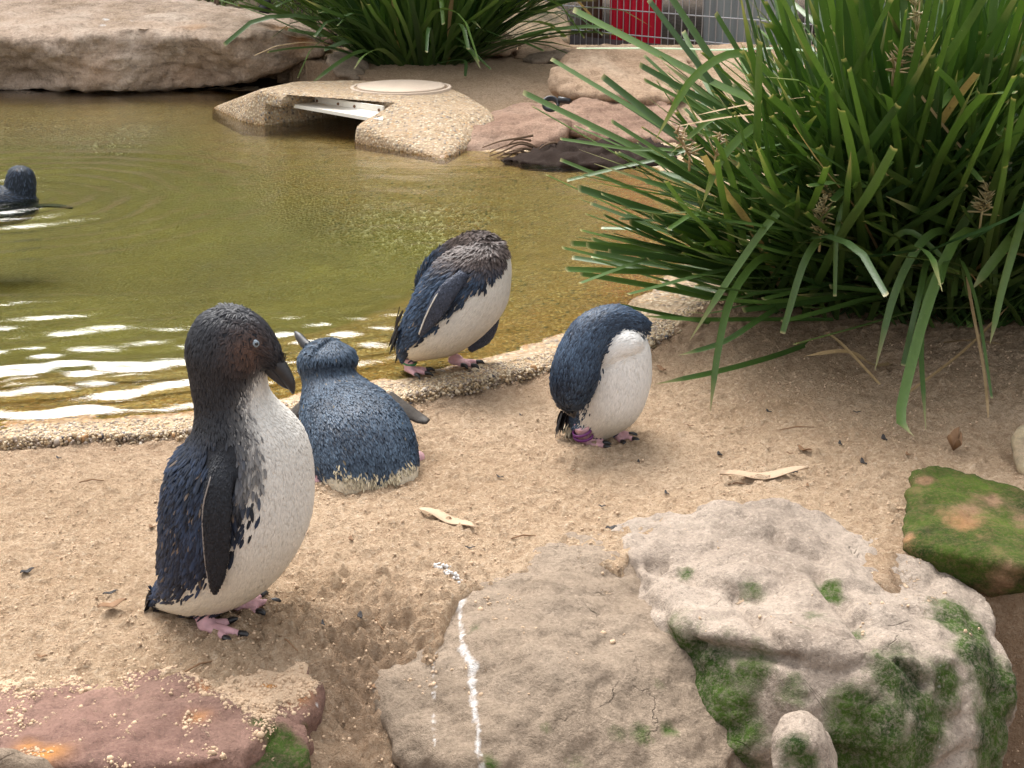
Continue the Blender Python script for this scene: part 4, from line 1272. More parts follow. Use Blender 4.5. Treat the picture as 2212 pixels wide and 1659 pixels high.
def plumage(bird, n_dark, n_white, style):
    P_, N_, Fl_, W_ = bird.sample(int((n_dark + n_white) * 1.0))
    kf = KDTree(int((bird.vk == 1).sum()) + 1)
    for i, v_ in enumerate(bird.co[bird.vk == 1]): kf.insert(v_, i)
    kf.insert((0, 0, 99), 10 ** 6)
    kf.balance()
    far = np.array([kf.find(pp + ff * 0.005)[2] for pp, ff in zip(P_, Fl_)]) > 0.0032
    P_, N_, Fl_, W_ = P_[far], N_[far], Fl_[far], W_[far]
    isw = (W_ + np.where((W_ > 0.04) & (W_ < 0.96), rng.normal(0, style.get('mixw', 0.2), len(W_)), 0)) > 0.5
    n = len(P_)
    zrel = (P_[:, 2] - P_[:, 2].min()) / np.ptp(P_[:, 2])
    big = fbm(P_ * 26, 3)
    hl = style.get('head')                      # height above which feathers are short
    short = ss(hl - 0.015, hl + 0.015, P_[:, 2]) if hl else np.zeros(n)
    # dark feathers
    d = ~isw
    nd = d.sum()
    L = rng.normal(style['len'], style['len'] * 0.2, nd) * (1 - style.get('shortk', 0.5) * short[d])
    Wd = L * rng.uniform(0.16, 0.25, nd)
    Ps = P_[d] - Fl_[d] * (P_[d] * Fl_[d]).sum(1)[:, None] * 0.88
    stk = fbm(Ps * 150, 2)
    t = np.clip(rng.normal(0.45, 0.2, nd) + 0.5 * big[d] + 0.8 * stk, 0, 1)
    col = mixc(style['c0'], style['c1'], t)
    br = np.clip(rng.random(nd) < style['brown'] * 4.5 * np.clip(stk + 0.25 * big[d] - 0.08, 0, 1), 0, 1)
    bcol = np.array(style['bc']) * rng.uniform(0.5, 1.2, (nd, 1))
    col = np.where((br > 0)[:, None], bcol, col)
    if hl:
        hc = np.array(style['hc']) * rng.uniform(0.6, 1.5, (nd, 1))
        col = col * (1 - short[d][:, None]) + hc * short[d][:, None]
    if 'face' in style:
        fp_, fr_, fcol = style['face']
        k_ = np.exp(-(np.linalg.norm(P_[d] - np.array(fp_), axis=1) / fr_) ** 2)[:, None]
        col = col * (1 - k_) + np.array(fcol) * rng.uniform(.6, 1.4, (nd, 1)) * k_
    if 'blendz' in style:                       # mottled grey throat
        zn = ss(style['blendz'][0], style['blendz'][1], P_[d][:, 2]) * np.clip(W_[d] * 1.7, 0, 1) * rng.uniform(0.35, 1.0, nd)
        col = col * (1 - zn[:, None]) + np.array([0.20, 0.19, 0.18]) * zn[:, None]
    tipc = col * style.get('tip', 1.4)
    lift = np.clip(rng.normal(style['lift'], style['lift'] * 0.5, nd), 0.02, 0.9) * (1 - 1.2 * style.get('shortk', 0.5) * short[d])
    bird.feathers(P_[d], N_[d], Fl_[d], L, Wd, lift, col, tipc, jitter=style.get('jit', 0.22))
    # white feathers
    w_ = isw
    nw = w_.sum()
    L = rng.normal(style.get('wl', 0.009), 0.0015, nw) * (1 - 0.3 * short[w_])
    shade = rng.normal(1.0, 0.05, (nw, 1)) + 0.06 * fbm(P_[w_] * 50, 3)[:, None]
    lowness = ss(0.45, 0.0, zrel[w_])[:, None]
    wc = np.array(style.get('white', (0.74, 0.70, 0.63))) * (1 - lowness) + np.array(style.get('cream', (0.66, 0.575, 0.45))) * lowness
    edge_ = ss(0.95, 0.55, W_[w_])[:, None]
    wc = wc * shade * (1 - 0.45 * edge_ * rng.random((nw, 1)))
    if 'blendz' in style:
        zn = (ss(style['blendz'][0], style['blendz'][1] + 0.02, P_[w_][:, 2]) * (1 - 0.8 * ss(0.6, 1.0, W_[w_])) * rng.uniform(0.3, 0.95, nw))[:, None]
        wc = wc * (1 - zn) + np.array([0.16, 0.15, 0.145]) * zn
    bird.feathers(P_[w_], N_[w_], Fl_[w_], L, L * 0.22, np.full(nw, 0.028), wc, wc * 1.03, 'belly_plumage', jitter=0.10, basecol=0.96)

def flipper_feathers(bird, n, col):
    a = bird.co[bird.q]
    ar = np.linalg.norm(np.cross(a[:, 2] - a[:, 0], a[:, 3] - a[:, 1]), axis=1) * (bird.vk[bird.q] == 1).all(1)
    fi = rng.choice(len(bird.q), n, p=ar / ar.sum())
    w = rng.dirichlet([1, 1, 1, 1], n)
    g_ = lambda arr: (arr[bird.q[fi]] * w[..., None]).sum(1)
    P_, N_, Fl_ = g_(bird.co), g_(bird.no), -g_(bird.vf)
    N_ /= np.linalg.norm(N_, axis=1)[:, None]
    Fl_ -= N_ * (Fl_ * N_).sum(1)[:, None]
    Fl_ /= np.linalg.norm(Fl_, axis=1)[:, None] + 1e-9
    c = np.array(col) * rng.uniform(0.5, 1.6, (n, 1))
    bird.feathers(P_, N_, Fl_, np.full(n, 0.0042), np.full(n, 0.0016), np.full(n, 0.06), c, c * 1.3, 'flipper_plumage')

def tail(bird, base, dirs, L, W_, mat_col, name='tail'):
    """separate stiff tail feathers, one mesh fan"""
    n = len(dirs)
    P_ = np.array([base] * n) if np.ndim(base[0]) == 0 else np.array(base)
    D = np.array(dirs, float)
    D /= np.linalg.norm(D, axis=1)[:, None]
    V, Fc, cc = [], [], []
    for i in range(n):
        up = np.array([0, 0, 1.0]) + rng.normal(0, .3, 3)
        S_ = np.cross(D[i], up); S_ /= np.linalg.norm(S_)
        Nn = np.cross(S_, D[i])
        l_ = L * rng.uniform(0.7, 1.15)
        o = len(V)
        c = np.array(mat_col) * rng.uniform(0.5, 1.6)
        for k, (t, ww) in enumerate([(0, .6), (.35, 1), (.7, .85), (1, .1)]):
            c0 = P_[i] + D[i] * l_ * t - Nn * l_ * 0.12 * t * t
            V += [c0 - S_ * W_ * .5 * ww, c0 + Nn * W_ * .15 * ww, c0 + S_ * W_ * .5 * ww]
            cc += [c * (0.8 + .4 * t)] * 3
            if k:
                a = o + (k - 1) * 3
                Fc += [(a, a + 1, a + 4, a + 3), (a + 1, a + 2, a + 5, a + 4)]
    return mobj(name, V, Fc, MAT['feather'], bird.root, cols=np.clip(cc, 0, 1))

def band(bird, c, r_, mat, tilt=(0.25, 0.1)):
    c = np.array(c)
    v, f = [], []
    n, m = 24, 8
    rot = Matrix.Rotation(tilt[0], 3, 'X') @ Matrix.Rotation(tilt[1], 3, 'Y')
    for i in range(n):
        a = 2 * math.pi * i / n
        for j in range(m):
            b_ = 2 * math.pi * j / m
            p = Vector(((r_ + 0.0014 * math.cos(b_)) * math.cos(a), (r_ + 0.0014 * math.cos(b_)) * math.sin(a), 0.0022 * math.sin(b_)))
            v.append(np.array(rot @ p) + c)
    for i in range(n):
        for j in range(m):
            f.append((i * m + j, ((i + 1) % n) * m + j, ((i + 1) % n) * m + (j + 1) % m, i * m + (j + 1) % m))
    return mobj('leg_band', v, f, mat, bird.root)

def bill(bird, pts_up, pts_lo, ru, rl):
    v, f = tube(catmull([np.array(p) for p in pts_up], 12), np.interp(np.linspace(0, 1, 12), np.linspace(0, 1, len(ru)), ru), 12)
    mobj('upper_bill', v, f, MAT['bill'], bird.root)
    v, f = tube(catmull([np.array(p) for p in pts_lo], 12), np.interp(np.linspace(0, 1, 12), np.linspace(0, 1, len(rl)), rl), 12)
    mobj('lower_bill', v, f, MAT['bill'], bird.root)

# --- standing penguin, head bowed
b = Bird('penguin', 'tall wet penguin standing upright with bowed head and no leg band', (G(500, 1340).x, 1.262, 0), -10)
o1 = b.mpp
b.loft([(345, 1293, 0, 22, 16, 34, 75), (388, 1280, 0, 60, 38, 70, 65), (432, 1258, 0, 108, 74, 108, 68), (478, 1203, 0, 138, 122, 134, 80), (508, 1110, 0, 156, 156, 146, 94), (527, 1020, 0, 150, 150, 140, 105), (530, 940, 0, 116, 124, 112, 112), (508, 872, 0, 86, 80, 78, 122), (498, 815, 0, 84, 74, 75, 143), (498, 755, 0, 92, 82, 80, 178), (503, 700, 0, 72, 70, 62, 185), (508, 668, 0, 30, 30, 28, 190)], n=48, soft=26)
b.loft([(505, 735, 0, 72, 66, 66, 190), (545, 748, 0, 60, 50, 50, 190), (578, 768, 0, 36, 32, 30, 190), (600, 790, 0, 20, 18, 17, 190)], n=14, sides=20)
off = 0.053
b.loft([(484, 985, .046, 14, 14, 20, 0), (474, 1040, .066, 10, 10, 28, 0), (468, 1110, .077, 8, 8, 31, 0), (468, 1190, .078, 7, 7, 28, 0), (466, 1250, .075, 6, 6, 19, 0), (463, 1283, .071, 4, 4, 7, 0)], dors_up=(0, -1, 0.1), kind=1, n=24, sides=20)
b.loft([(500, 985, -.046, 14, 14, 20, 0), (500, 1040, -.066, 10, 10, 28, 0), (495, 1110, -.077, 8, 8, 31, 0), (490, 1190, -.078, 7, 7, 28, 0), (486, 1250, -.075, 6, 6, 19, 0), (484, 1283, -.071, 4, 4, 7, 0)], dors_up=(0, 1, 0.1), kind=1, n=24, sides=20)
h1 = G(447, 1368)
b.leg(b.P(432, 1290, .022), G(445, 1362), [G(488, 1388), G(522, 1378), G(498, 1350)], 0.0085)
b.leg(b.P(500, 1285, -.028), G(518, 1318), [G(560, 1330), G(588, 1308), G(565, 1294)], 0.0085)
b.build((0.02, 0.022, 0.03), (0.74, 0.69, 0.62), None)
plumage(b, 27000, 13000, dict(face=(b.hit(535, 755)[0], 0.020, (0.065, 0.036, 0.026)), blendz=(0.150, 0.175), mixw=0.2, len=0.0150, c0=(0.007, 0.009, 0.014), c1=(0.024, 0.038, 0.072), brown=0.09, bc=(0.13, 0.10, 0.08), hc=(0.018, 0.019, 0.023), head=0.205, lift=0.14, tip=1.35, white=(0.64, 0.61, 0.56), cream=(0.60, 0.535, 0.42), jit=0.16))
flipper_feathers(b, 2600, (0.013, 0.014, 0.018))
bill(b, [b.P(580, 770), b.P(603, 792), b.P(626, 826), b.P(634, 850)], [b.P(574, 784), b.P(594, 808), b.P(614, 830), b.P(625, 840)], [.0095, .0082, .0055, .0014], [.0075, .006, .0035, .001])
b.eye(552, 742)
bs = [np.array(b.P(345 + random.uniform(-25, 45), 1285 + random.uniform(-12, 14), random.uniform(-.02, .02))) for _ in range(26)]
tail(b, bs, [np.array([-0.55 + random.uniform(-.25, .35), random.uniform(-.25, .25), -0.75]) for _ in bs], 0.032, 0.006, (0.022, 0.02, 0.02))
def rim(bird, pts, name='pale_edge', r_=0.0011, col=(0.6, 0.56, 0.5)):
    v, f = tube(catmull([np.array(p) for p in pts], 18), np.full(18, r_), 6)
    return mobj(name, v, f, MAT['feather'], bird.root, cols=np.tile(col, (len(v), 1)))

rim(b, [b.P(455, 1030, .074), b.P(438, 1100, .080), b.P(440, 1180, .081), b.P(448, 1245, .077), b.P(459, 1280, .072)], r_=0.0007, col=(0.25, 0.22, 0.2))
# --- penguin resting on its belly, seen from behind
b = Bird('penguin', 'blue backed penguin lying on its belly with raised head', (G(770, 1050).x, 1.66, 0), 118)
def LP(u, v, Y_): return np.array(Q(u, v, Y_))
def free_loft(bird, rings, kind=0, n=36, sides=28, up=(0, 0, 1)):
    """rings: point(3) rd rv rl (metres) th0"""
    cc = np.array([r[0] for r in rings])
    tan = np.gradient(cc, axis=0)
    out = []
    for r, t in zip(rings, tan):
        t = Vector(t).normalized()
        d = Vector(up); d = (d - t * d.dot(t)).normalized()
        lt = t.cross(d).normalized()
        out.append([*r[0], *d, *lt, *r[1:4], r[4]])
    p = Part(out, kind, n, sides)
    bird.parts.append(p)
    return p
free_loft(b, [(LP(818, 1066, 1.572), .010, .008, .026, 5), (LP(814, 1054, 1.58), .022, .018, .048, 10), (LP(802, 1020, 1.603), .042, .040, .062, 80), (LP(778, 960, 1.645), .056, .055, .071, 116), (LP(753, 902, 1.69), .048, .060, .066, 125), (LP(726, 850, 1.725), .031, .055, .048, 125), (LP(712, 812, 1.742), .027, .048, .035, 130), (LP(708, 782, 1.75), .034, .040, .039, 150), (LP(706, 757, 1.753), .027, .030, .034, 190), (LP(705, 737, 1.755), .009, .010, .014, 190)], n=48)
free_loft(b, [(LP(706, 776, 1.75), .030, .030, .036, 190), (LP(686, 769, 1.76), .024, .025, .028, 190), (LP(668, 760, 1.77), .013, .013, .015, 190)], n=10, sides=18)
# right flipper spread on the sand side, left one hidden by the neighbour
free_loft(b, [(LP(835, 855, 1.71), .006, .006, .012, 0), (LP(870, 880, 1.70), .004, .004, .0125, 0), (LP(905, 903, 1.695), .0035, .0035, .011, 0), (LP(926, 911, 1.69), .003, .003, .006, 0)], kind=1, n=16, sides=16, up=(0.3, -0.4, 1))
free_loft(b, [(LP(675, 860, 1.74), .006, .006, .012, 0), (LP(640, 890, 1.74), .004, .004, .0125, 0), (LP(612, 920, 1.735), .003, .003, .006, 0)], kind=1, n=16, sides=16, up=(-0.3, -0.4, 1))
b.raw(*tube(catmull([LP(910, 978, 1.67), LP(897, 994, 1.66), LP(862, 1010, 1.65)], 8), [.004, .0085, .0095, .010, .010, .010, .010, .009], 10), 2)
b.raw(*tube(catmull([LP(668, 1037, 1.60), LP(690, 1043, 1.60), LP(722, 1048, 1.595), LP(760, 1040, 1.61)], 8), [.004, .008, .0088, .009, .009, .009, .009, .009], 10), 2)
b.build((0.03, 0.045, 0.07), (0.68, 0.58, 0.44), None, flip_col=(0.06, 0.05, 0.042))
plumage(b, 26000, 4000, dict(len=0.0105, c0=(0.009, 0.014, 0.024), c1=(0.048, 0.072, 0.105), brown=0.015, bc=(0.13, 0.10, 0.06), lift=0.10, tip=1.6, white=(0.60, 0.53, 0.41), cream=(0.58, 0.50, 0.37), wl=0.008, jit=0.14, head=0.125, hc=(0.042, 0.062, 0.09)))
bill(b, [LP(674, 757, 1.766), LP(658, 742, 1.775), LP(645, 726, 1.784), LP(637, 716, 1.79)], [LP(672, 764, 1.764), LP(662, 752, 1.772), LP(653, 740, 1.779), LP(646, 731, 1.785)], [.0085, .007, .0055, .0015], [.006, .005, .0035, .001])
bs, ds = [], []
for _ in range(230):
    u = random.uniform(725, 892)
    vv = 1012 + 26 * math.sin(math.pi * np.clip((u - 715) / 190, 0, 1)) - (16 if u > 862 else 0) + random.gauss(0, 9)
    p, n_ = b.hit(u, vv)
    if p is None: continue
    bs.append(np.array(p)); ds.append(np.array(n_) * random.uniform(0.1, 0.5) + np.array([0.1 + random.uniform(-.5, .5), -0.6, -0.8]))
tail(b, bs, ds, 0.0085, 0.0020, (0.36, 0.30, 0.20), 'tail_fringe')

# --- penguin on the rim with hidden head and green band
zl = 0.0165
b = Bird('penguin', 'wet penguin preening on the pool rim with green leg band', (G(955, 800, zl).x, 1.985, zl), -6)
b.loft([(874, 770, 0, 14, 12, 24, 80), (898, 747, 0, 44, 36, 58, 72), (934, 712, 0, 66, 72, 80, 78), (978, 662, 0, 84, 90, 88, 84), (1020, 612, 0, 84, 88, 86, 92), (1048, 572, 0, 68, 62, 74, 112), (1058, 542, 0, 44, 42, 56, 150), (1062, 522, 0, 20, 20, 26, 190)], n=44)
b.loft([(1055, 548, 0, 38, 38, 42, 190), (1030, 536, -.03, 34, 34, 36, 190), (992, 548, -.055, 32, 32, 34, 190), (955, 575, -.07, 32, 32, 32, 190), (925, 610, -.072, 26, 26, 26, 190), (908, 632, -.07, 10, 10, 10, 190)], dors_up=(0, 0, 1), n=26, sides=20)
b.loft([(1003, 592, .052, 10, 10, 11, 0), (974, 622, .068, 8, 8, 19, 0), (950, 656, .074, 7, 7, 20, 0), (929, 692, .072, 5, 5, 15, 0), (908, 724, .066, 4, 4, 5, 0)], dors_up=(0, -1, .2), kind=1, n=22, sides=18)
b.loft([(1062, 650, -.05, 10, 10, 14, 0), (1058, 690, -.060, 7, 7, 22, 0), (1042, 730, -.058, 6, 6, 21, 0), (1014, 757, -.052, 4, 4, 8, 0)], dors_up=(0, 1, .2), kind=1, n=20, sides=18)
b.leg(b.P(880, 752, .018), G(884, 806, zl), [G(900, 816, zl), G(922, 812, zl), G(924, 804, zl)], 0.0075)
b.leg(b.P(985, 765, -.03), G(978, 788, zl), [G(1000, 795, zl), G(1022, 796, zl), G(1032, 788, zl)], 0.0075)
b.build((0.02, 0.024, 0.034), (0.74, 0.69, 0.61), None, flip_col=(0.052, 0.06, 0.085))
plumage(b, 17000, 10000, dict(shortk=0.1, len=0.0140, c0=(0.008, 0.011, 0.019), c1=(0.034, 0.06, 0.105), brown=0.13, bc=(0.16, 0.125, 0.10), lift=0.20, tip=1.45, white=(0.66, 0.63, 0.57), cream=(0.57, 0.485, 0.355), jit=0.22, head=0.185, hc=(0.06, 0.045, 0.04)))
flipper_feathers(b, 1800, (0.045, 0.052, 0.075))
band(b, b.P(884, 782, .018), 0.0105, MAT['green_band'], (0.15, 0.2))
rim(b, [b.P(953, 622, .072), b.P(936, 650, .078), b.P(919, 685, .076), b.P(905, 722, .069)])
bs = [np.array(b.P(862 + random.uniform(-4, 14), 700 + random.uniform(-40, 40), random.uniform(-.03, .03))) for _ in range(18)]
tail(b, bs, [np.array([-0.35 + random.uniform(-.2, .2), random.uniform(-.2, .2), -0.9]) for _ in bs], 0.04, 0.005, (0.02, 0.017, 0.016))

# --- penguin on the sand, neck bent down to preen, purple bands
b = Bird('penguin', 'penguin with purple leg bands bending its head down to preen', (G(1300, 955).x, 1.745, 0), -4)
fd = Vector((0.75, -0.66, 0))
b.loft([(1258, 948, 0, 16, 16, 22, 100), (1272, 922, 0, 52, 48, 56, 100), (1298, 872, 0, 86, 84, 84, 100), (1314, 815, 0, 94, 92, 92, 104), (1322, 757, 0, 84, 84, 86, 108), (1333, 715, 0, 64, 66, 66, 112), (1343, 692, 0, 40, 42, 42, 120), (1346, 680, 0, 14, 14, 14, 130)], dors_up=-fd, n=40)
b.loft([(1392, 712, -.010, 16, 16, 22, 190), (1366, 702, .004, 26, 26, 30, 190), (1330, 699, .010, 39, 39, 40, 190), (1283, 718, .034, 44, 44, 44, 190), (1254, 762, .054, 46, 46, 46, 190), (1241, 812, .068, 50, 50, 49, 190), (1233, 850, .070, 42, 42, 41, 190), (1229, 875, .069, 24, 24, 24, 190), (1227, 884, .068, 10, 10, 10, 190)], dors_up=(-0.5, -0.8, 0.4), n=34, sides=24)
b.loft([(1380, 742, .016, 16, 16, 18, -30), (1356, 742, .026, 30, 30, 32, -30), (1328, 748, .033, 36, 36, 36, -30), (1300, 776, .037, 30, 30, 28, -30), (1280, 800, .034, 12, 12, 12, -30)], dors_up=(0, 0, 1), n=22, sides=20)
b.loft([(1260, 760, -.03, 10, 10, 14, 0), (1238, 810, -.05, 7, 7, 24, 0), (1228, 860, -.05, 6, 6, 22, 0), (1224, 905, -.045, 4, 4, 8, 0)], dors_up=(-1, 0.3, 0), kind=1, n=20, sides=16)
b.leg(b.P(1257, 918, .036), G(1262, 962), [G(1290, 979), G(1308, 972), G(1304, 964)], 0.0078)
b.leg(b.P(1318, 920, -.004), G(1322, 942), [G(1345, 962), G(1370, 956), G(1362, 945)], 0.0078)
b.build((0.03, 0.04, 0.06), (0.76, 0.71, 0.63), None)
plumage(b, 15000, 10000, dict(len=0.0095, c0=(0.009, 0.014, 0.025), c1=(0.040, 0.063, 0.10), brown=0.01, bc=(0.1, .08, .06), lift=0.09, tip=1.6, white=(0.70, 0.675, 0.64), cream=(0.585, 0.505, 0.38), jit=0.14))
bill(b, [b.P(1230, 868, .070), b.P(1234, 882, .069), b.P(1238, 894, .066), b.P(1240, 902, .062)], [b.P(1224, 870, .066), b.P(1228, 884, .064), b.P(1232, 893, .061), b.P(1234, 897, .058)], [.0085, .007, .005, .0012], [.007, .006, .004, .001])
band(b, b.P(1258, 930, .034), 0.0130, MAT['purple_band'], (0.2, -0.35))
band(b, b.P(1260, 940, .032), 0.0130, MAT['purple_band'], (0.25, -0.15))
bs = [np.array(b.P(1222 + random.uniform(-10, 10), 890 + random.uniform(-14, 10), random.uniform(-.005, .03))) for _ in range(22)]
tail(b, bs, [np.array([-0.25 + random.uniform(-.25, .2), random.uniform(-.3, .2), -0.9]) for _ in bs], 0.032, 0.0055, (0.016, 0.015, 0.016))
bs = [np.array(b.P(1232 + random.uniform(-10, 8), 925 + random.uniform(-14, 12), random.uniform(-.01, .02))) for _ in range(40)]
tail(b, bs, [np.array([-0.3 + random.uniform(-.4, .4), -.3, -0.7]) for _ in bs], 0.015, 0.004, (0.55, 0.47, 0.34), 'vent_fluff')

# --- swimmer
b = Bird('penguin', 'dark penguin swimming in the pool with its back to the lens', (-1.19, 3.22, ZW), 140)
def SW(u, v, dy=0.0): return np.array(Q(u, v, 3.22 + dy))
free_loft(b, [(np.array([-1.47, 3.14, -0.01]), .01, .01, .02, 100), (np.array([-1.40, 3.16, -0.004]), .035, .04, .05, 100), (np.array([-1.30, 3.19, -0.004]), .050, .05, .065, 100), (np.array([-1.21, 3.22, -0.004]), .046, .05, .062, 110), (np.array([-1.15, 3.24, -0.004]), .030, .04, .040, 120), (np.array([-1.125, 3.25, -0.008]), .012, .02, .018, 120)], n=34)
free_loft(b, [(SW(40, 452, .02), .033, .033, .036, 190), (SW(43, 415, .02), .034, .034, .036, 190), (SW(45, 388, .02), .032, .032, .034, 190), (SW(46, 368, .02), .024, .024, .025, 190), (SW(46, 358, .02), .008, .008, .009, 190)], n=20, sides=20, up=(0, -1, 0))
free_loft(b, [(SW(60, 448), .006, .006, .014, 0), (SW(95, 444), .004, .004, .016, 0), (SW(130, 445), .0035, .0035, .013, 0), (SW(158, 450), .003, .003, .005, 0)], kind=1, n=18, sides=14)
b.build((0.02, 0.03, 0.045), (0.6, 0.58, 0.52), None, voxel=0.003)
plumage(b, 5000, 400, dict(len=0.010, c0=(0.010, 0.014, 0.024), c1=(0.045, 0.065, 0.10), brown=0.03, bc=(0.09, .06, .05), lift=0.08, tip=1.5, jit=0.16))
v, f = tube(catmull([SW(46, 385, .06), SW(40, 380, .085), SW(36, 384, .105)], 8), np.linspace(.009, .001, 8), 8)
mobj('bill', v, f, MAT['bill'], b.root)

# ------------------------------------------------------------------ strap leaf tussocks
def blade(path, width, twist=0.0, cutend=True, up=None, fold=0.16, nseg=10, tone=0.5, dry=0.0):
    """folded strap leaf along a curve; returns verts, faces, attributes"""
    p = catmull(path, nseg + 1)
    tan = np.gradient(p, axis=0)
    tan /= np.linalg.norm(tan, axis=1)[:, None]
    t = np.linspace(0, 1, nseg + 1)
    t[-2] = 0.988                       # a narrow pale band where the leaf was cut
    p[-2] = p[-1] - tan[-1] * np.linalg.norm(np.diff(p, axis=0), axis=1).sum() * 0.012
    prof = np.interp(t, [0, 0.1, 0.5, 0.85, 1.0], [0.75, 0.9, 1.0, 0.88, 0.72 if cutend else 0.04]) * width
    ref = np.array(up if up is not None else (0, 0, 1.0))
    V = []
    for i in range(nseg + 1):
        s_ = np.cross(tan[i], ref)
        if np.linalg.norm(s_) < 0.05: s_ = np.cross(tan[i], np.array([0.3, 1, 0.1]))
        s_ /= np.linalg.norm(s_)
        n_ = np.cross(s_, tan[i])
        a = twist * t[i] + twist * 0.3
        s2 = s_ * math.cos(a) + n_ * math.sin(a)
        n2 = np.cross(s2, tan[i])
        w = prof[i] / 2
        V += [p[i] - s2 * w + n2 * w * fold, p[i] - n2 * w * fold, p[i] + s2 * w + n2 * w * fold]
    Fc = []
    for i in range(nseg):
        a = i * 3
        Fc += [(a, a + 1, a + 4, a + 3), (a + 1, a + 2, a + 5, a + 4)]
    tip = np.repeat(np.where(t > 0.995, 0.8, 0.0) if cutend else ss(0.93, 1.0, t) * 0.7, 3)
    return V, Fc, {'tone': np.full(len(V), tone), 'tip': tip, 'dry': np.full(len(V), dry)}

def leaf_obj(parent, args, kw):
    v, f, at = blade(*args, **kw)
    return mobj('leaf', v, f, MAT['leaf'], parent, attrs=at)

def leaf_stuff(parent, lst, mat, name='leaf_mass'):
    V, Fc = [], []
    AT = {'tone': [], 'tip': [], 'dry': []}
    for a, k in lst:
        v, f, at = blade(*a, **k)
        o = len(V)
        V += v
        Fc += [tuple(i + o for i in x) for x in f]
        for kk in AT: AT[kk] += list(at[kk])
    o = mobj(name, V, Fc, mat, parent, attrs=AT)
    return tag(o, kind='stuff')

def rand_leaf(cx, cy, rx, ry, zb, el_rng, len_rng, az=None, wid=0.017, droop=0.25):
    a = random.uniform(0, 2 * math.pi)
    rr = math.sqrt(random.random())
    bx, by = cx + rx * rr * math.cos(a), cy + ry * rr * math.sin(a)
    if az is None:
        az_ = a + random.gauss(0, 0.5)
    else:
        az_ = random.uniform(*az)
    el = R(random.uniform(*el_rng)) * (1 - 0.35 * rr) 
    L = random.uniform(*len_rng)
    d = np.array([math.cos(az_) * math.cos(el), math.sin(az_) * math.cos(el), math.sin(el)])
    b0 = np.array([bx, by, zb])
    dr = droop * random.random() ** 2
    hd = np.array([math.cos(az_), math.sin(az_), 0])
    p1 = b0 + d * L * 0.5 + np.array([0, 0, 0.02])
    p2 = b0 + d * L * 0.8 - np.array([0, 0, 1]) * dr * L * 0.25 + hd * dr * L * 0.1
    p3 = b0 + d * L - np.array([0, 0, 1]) * dr * L * 0.75 + hd * dr * L * 0.1
    zmin = zb + 0.006
    for p in (p1, p2, p3): p[2] = max(p[2], zmin)
    pts = [b0, b0 * 0.72 + p1 * 0.28 + np.array([0, 0, 0.01]), p1, p2, p3]
    return (pts, wid * random.uniform(0.65, 1.15)), dict(twist=random.gauss(0, 0.5), cutend=random.random() < 0.75, tone=min(1, max(0, random.gauss(0.42, 0.28))), dry=1.0 if random.random() < 0.012 else 0.0)

tb = empty('strap_leaf_tussock', (0.66, 2.36, 0.03))
tag(tb, 'large dense green strap leaf tussock growing from sand beside the pool', 'plant')
n_obj = 0
def hero(px, wid, tone=0.6, twist=0.2, cutend=True, dry=0.0, up=None):
    global n_obj
    pts = [np.array(Q(*p)) for p in px]
    leaf_obj(tb, (pts, wid * 0.86), dict(twist=twist, cutend=cutend, tone=tone, dry=dry, nseg=14, up=up))
    n_obj += 1
# fan of cut leaves reaching left over the water: base, middle, tip
for (tu, tv, tY, bu, bv, w, tone) in [(1130, 200, 2.25, 1790, 560, .019, .62), (1190, 128, 2.4, 1800, 520, .018, .7), (1238, 22, 2.3, 1840, 330, .028, .8), (1245, 105, 2.5, 1800, 140, .013, .75), (1180, 378, 2.15, 1760, 640, .014, .7), (1210, 345, 2.3, 1770, 610, .012, .6), (1265, 462, 2.1, 1780, 660, .015, .5), (1215, 536, 2.1, 1740, 690, .017, .45), (1222, 582, 2.05, 1700, 600, .016, .5), (1278, 516, 2.2, 1760, 680, .015, .55), (1255, 612, 2.0, 1560, 540, .015, .45), (1360, 636, 1.98, 1720, 560, .018, .4), (1150, 230, 2.3, 1760, 600, .015, .55), (1235, 250, 2.35, 1780, 560, .018, .4), (1230, 150, 2.4, 1820, 560, .021, .25), (1300, 165, 2.35, 1830, 580, .022, .3), (1400, 0, 2.3, 1840, 600, .024, .2), (1440, -20, 2.4, 1850, 620, .02, .45), (1330, 330, 2.2, 1740, 540, .022, .2), (1500, 300, 2.15, 1780, 650, .022, .25), (1275, 440, 2.3, 1790, 640, .018, .35), (1240, 272, 2.3, 1700, 480, .012, .6), (1390, 120, 2.4, 1840, 540, .02, .5), (1320, 262, 2.25, 1790, 590, .02, .5), (1280, 560, 2.2, 1720, 680, .013, .6), (1340, 660, 2.05, 1700, 720, .014, .35), (1210, 300, 2.2, 1500, 345, .010, .65), (1225, 390, 2.25, 1560, 330, .012, .55), (1620, 120, 2.1, 1900, 650, .026, .6), (1545, 30, 2.2, 1880, 620, .026, .45), (1700, 20, 2.1, 1900, 620, .022, .7), (1300, 420, 2.15, 1800, 700, .02, .2), (1360, 480, 2.15, 1820, 710, .022, .25), (1400, 560, 2.12, 1820, 720, .02, .2), (1460, 620, 2.1, 1850, 730, .02, .25)]:
    bY = 2.3
    B_ = (bu, bv, bY)
    hero([(bu + (1880 - bu) * 0.3, bv + (730 - bv) * 0.5, bY + .02), B_, ((bu + tu) / 2, (bv + tv) / 2 - random.uniform(-6, 18), (bY + tY) / 2), (tu, tv, tY)], w, tone, random.uniform(-0.35, 0.35), up=(0.1, -0.35, 1))
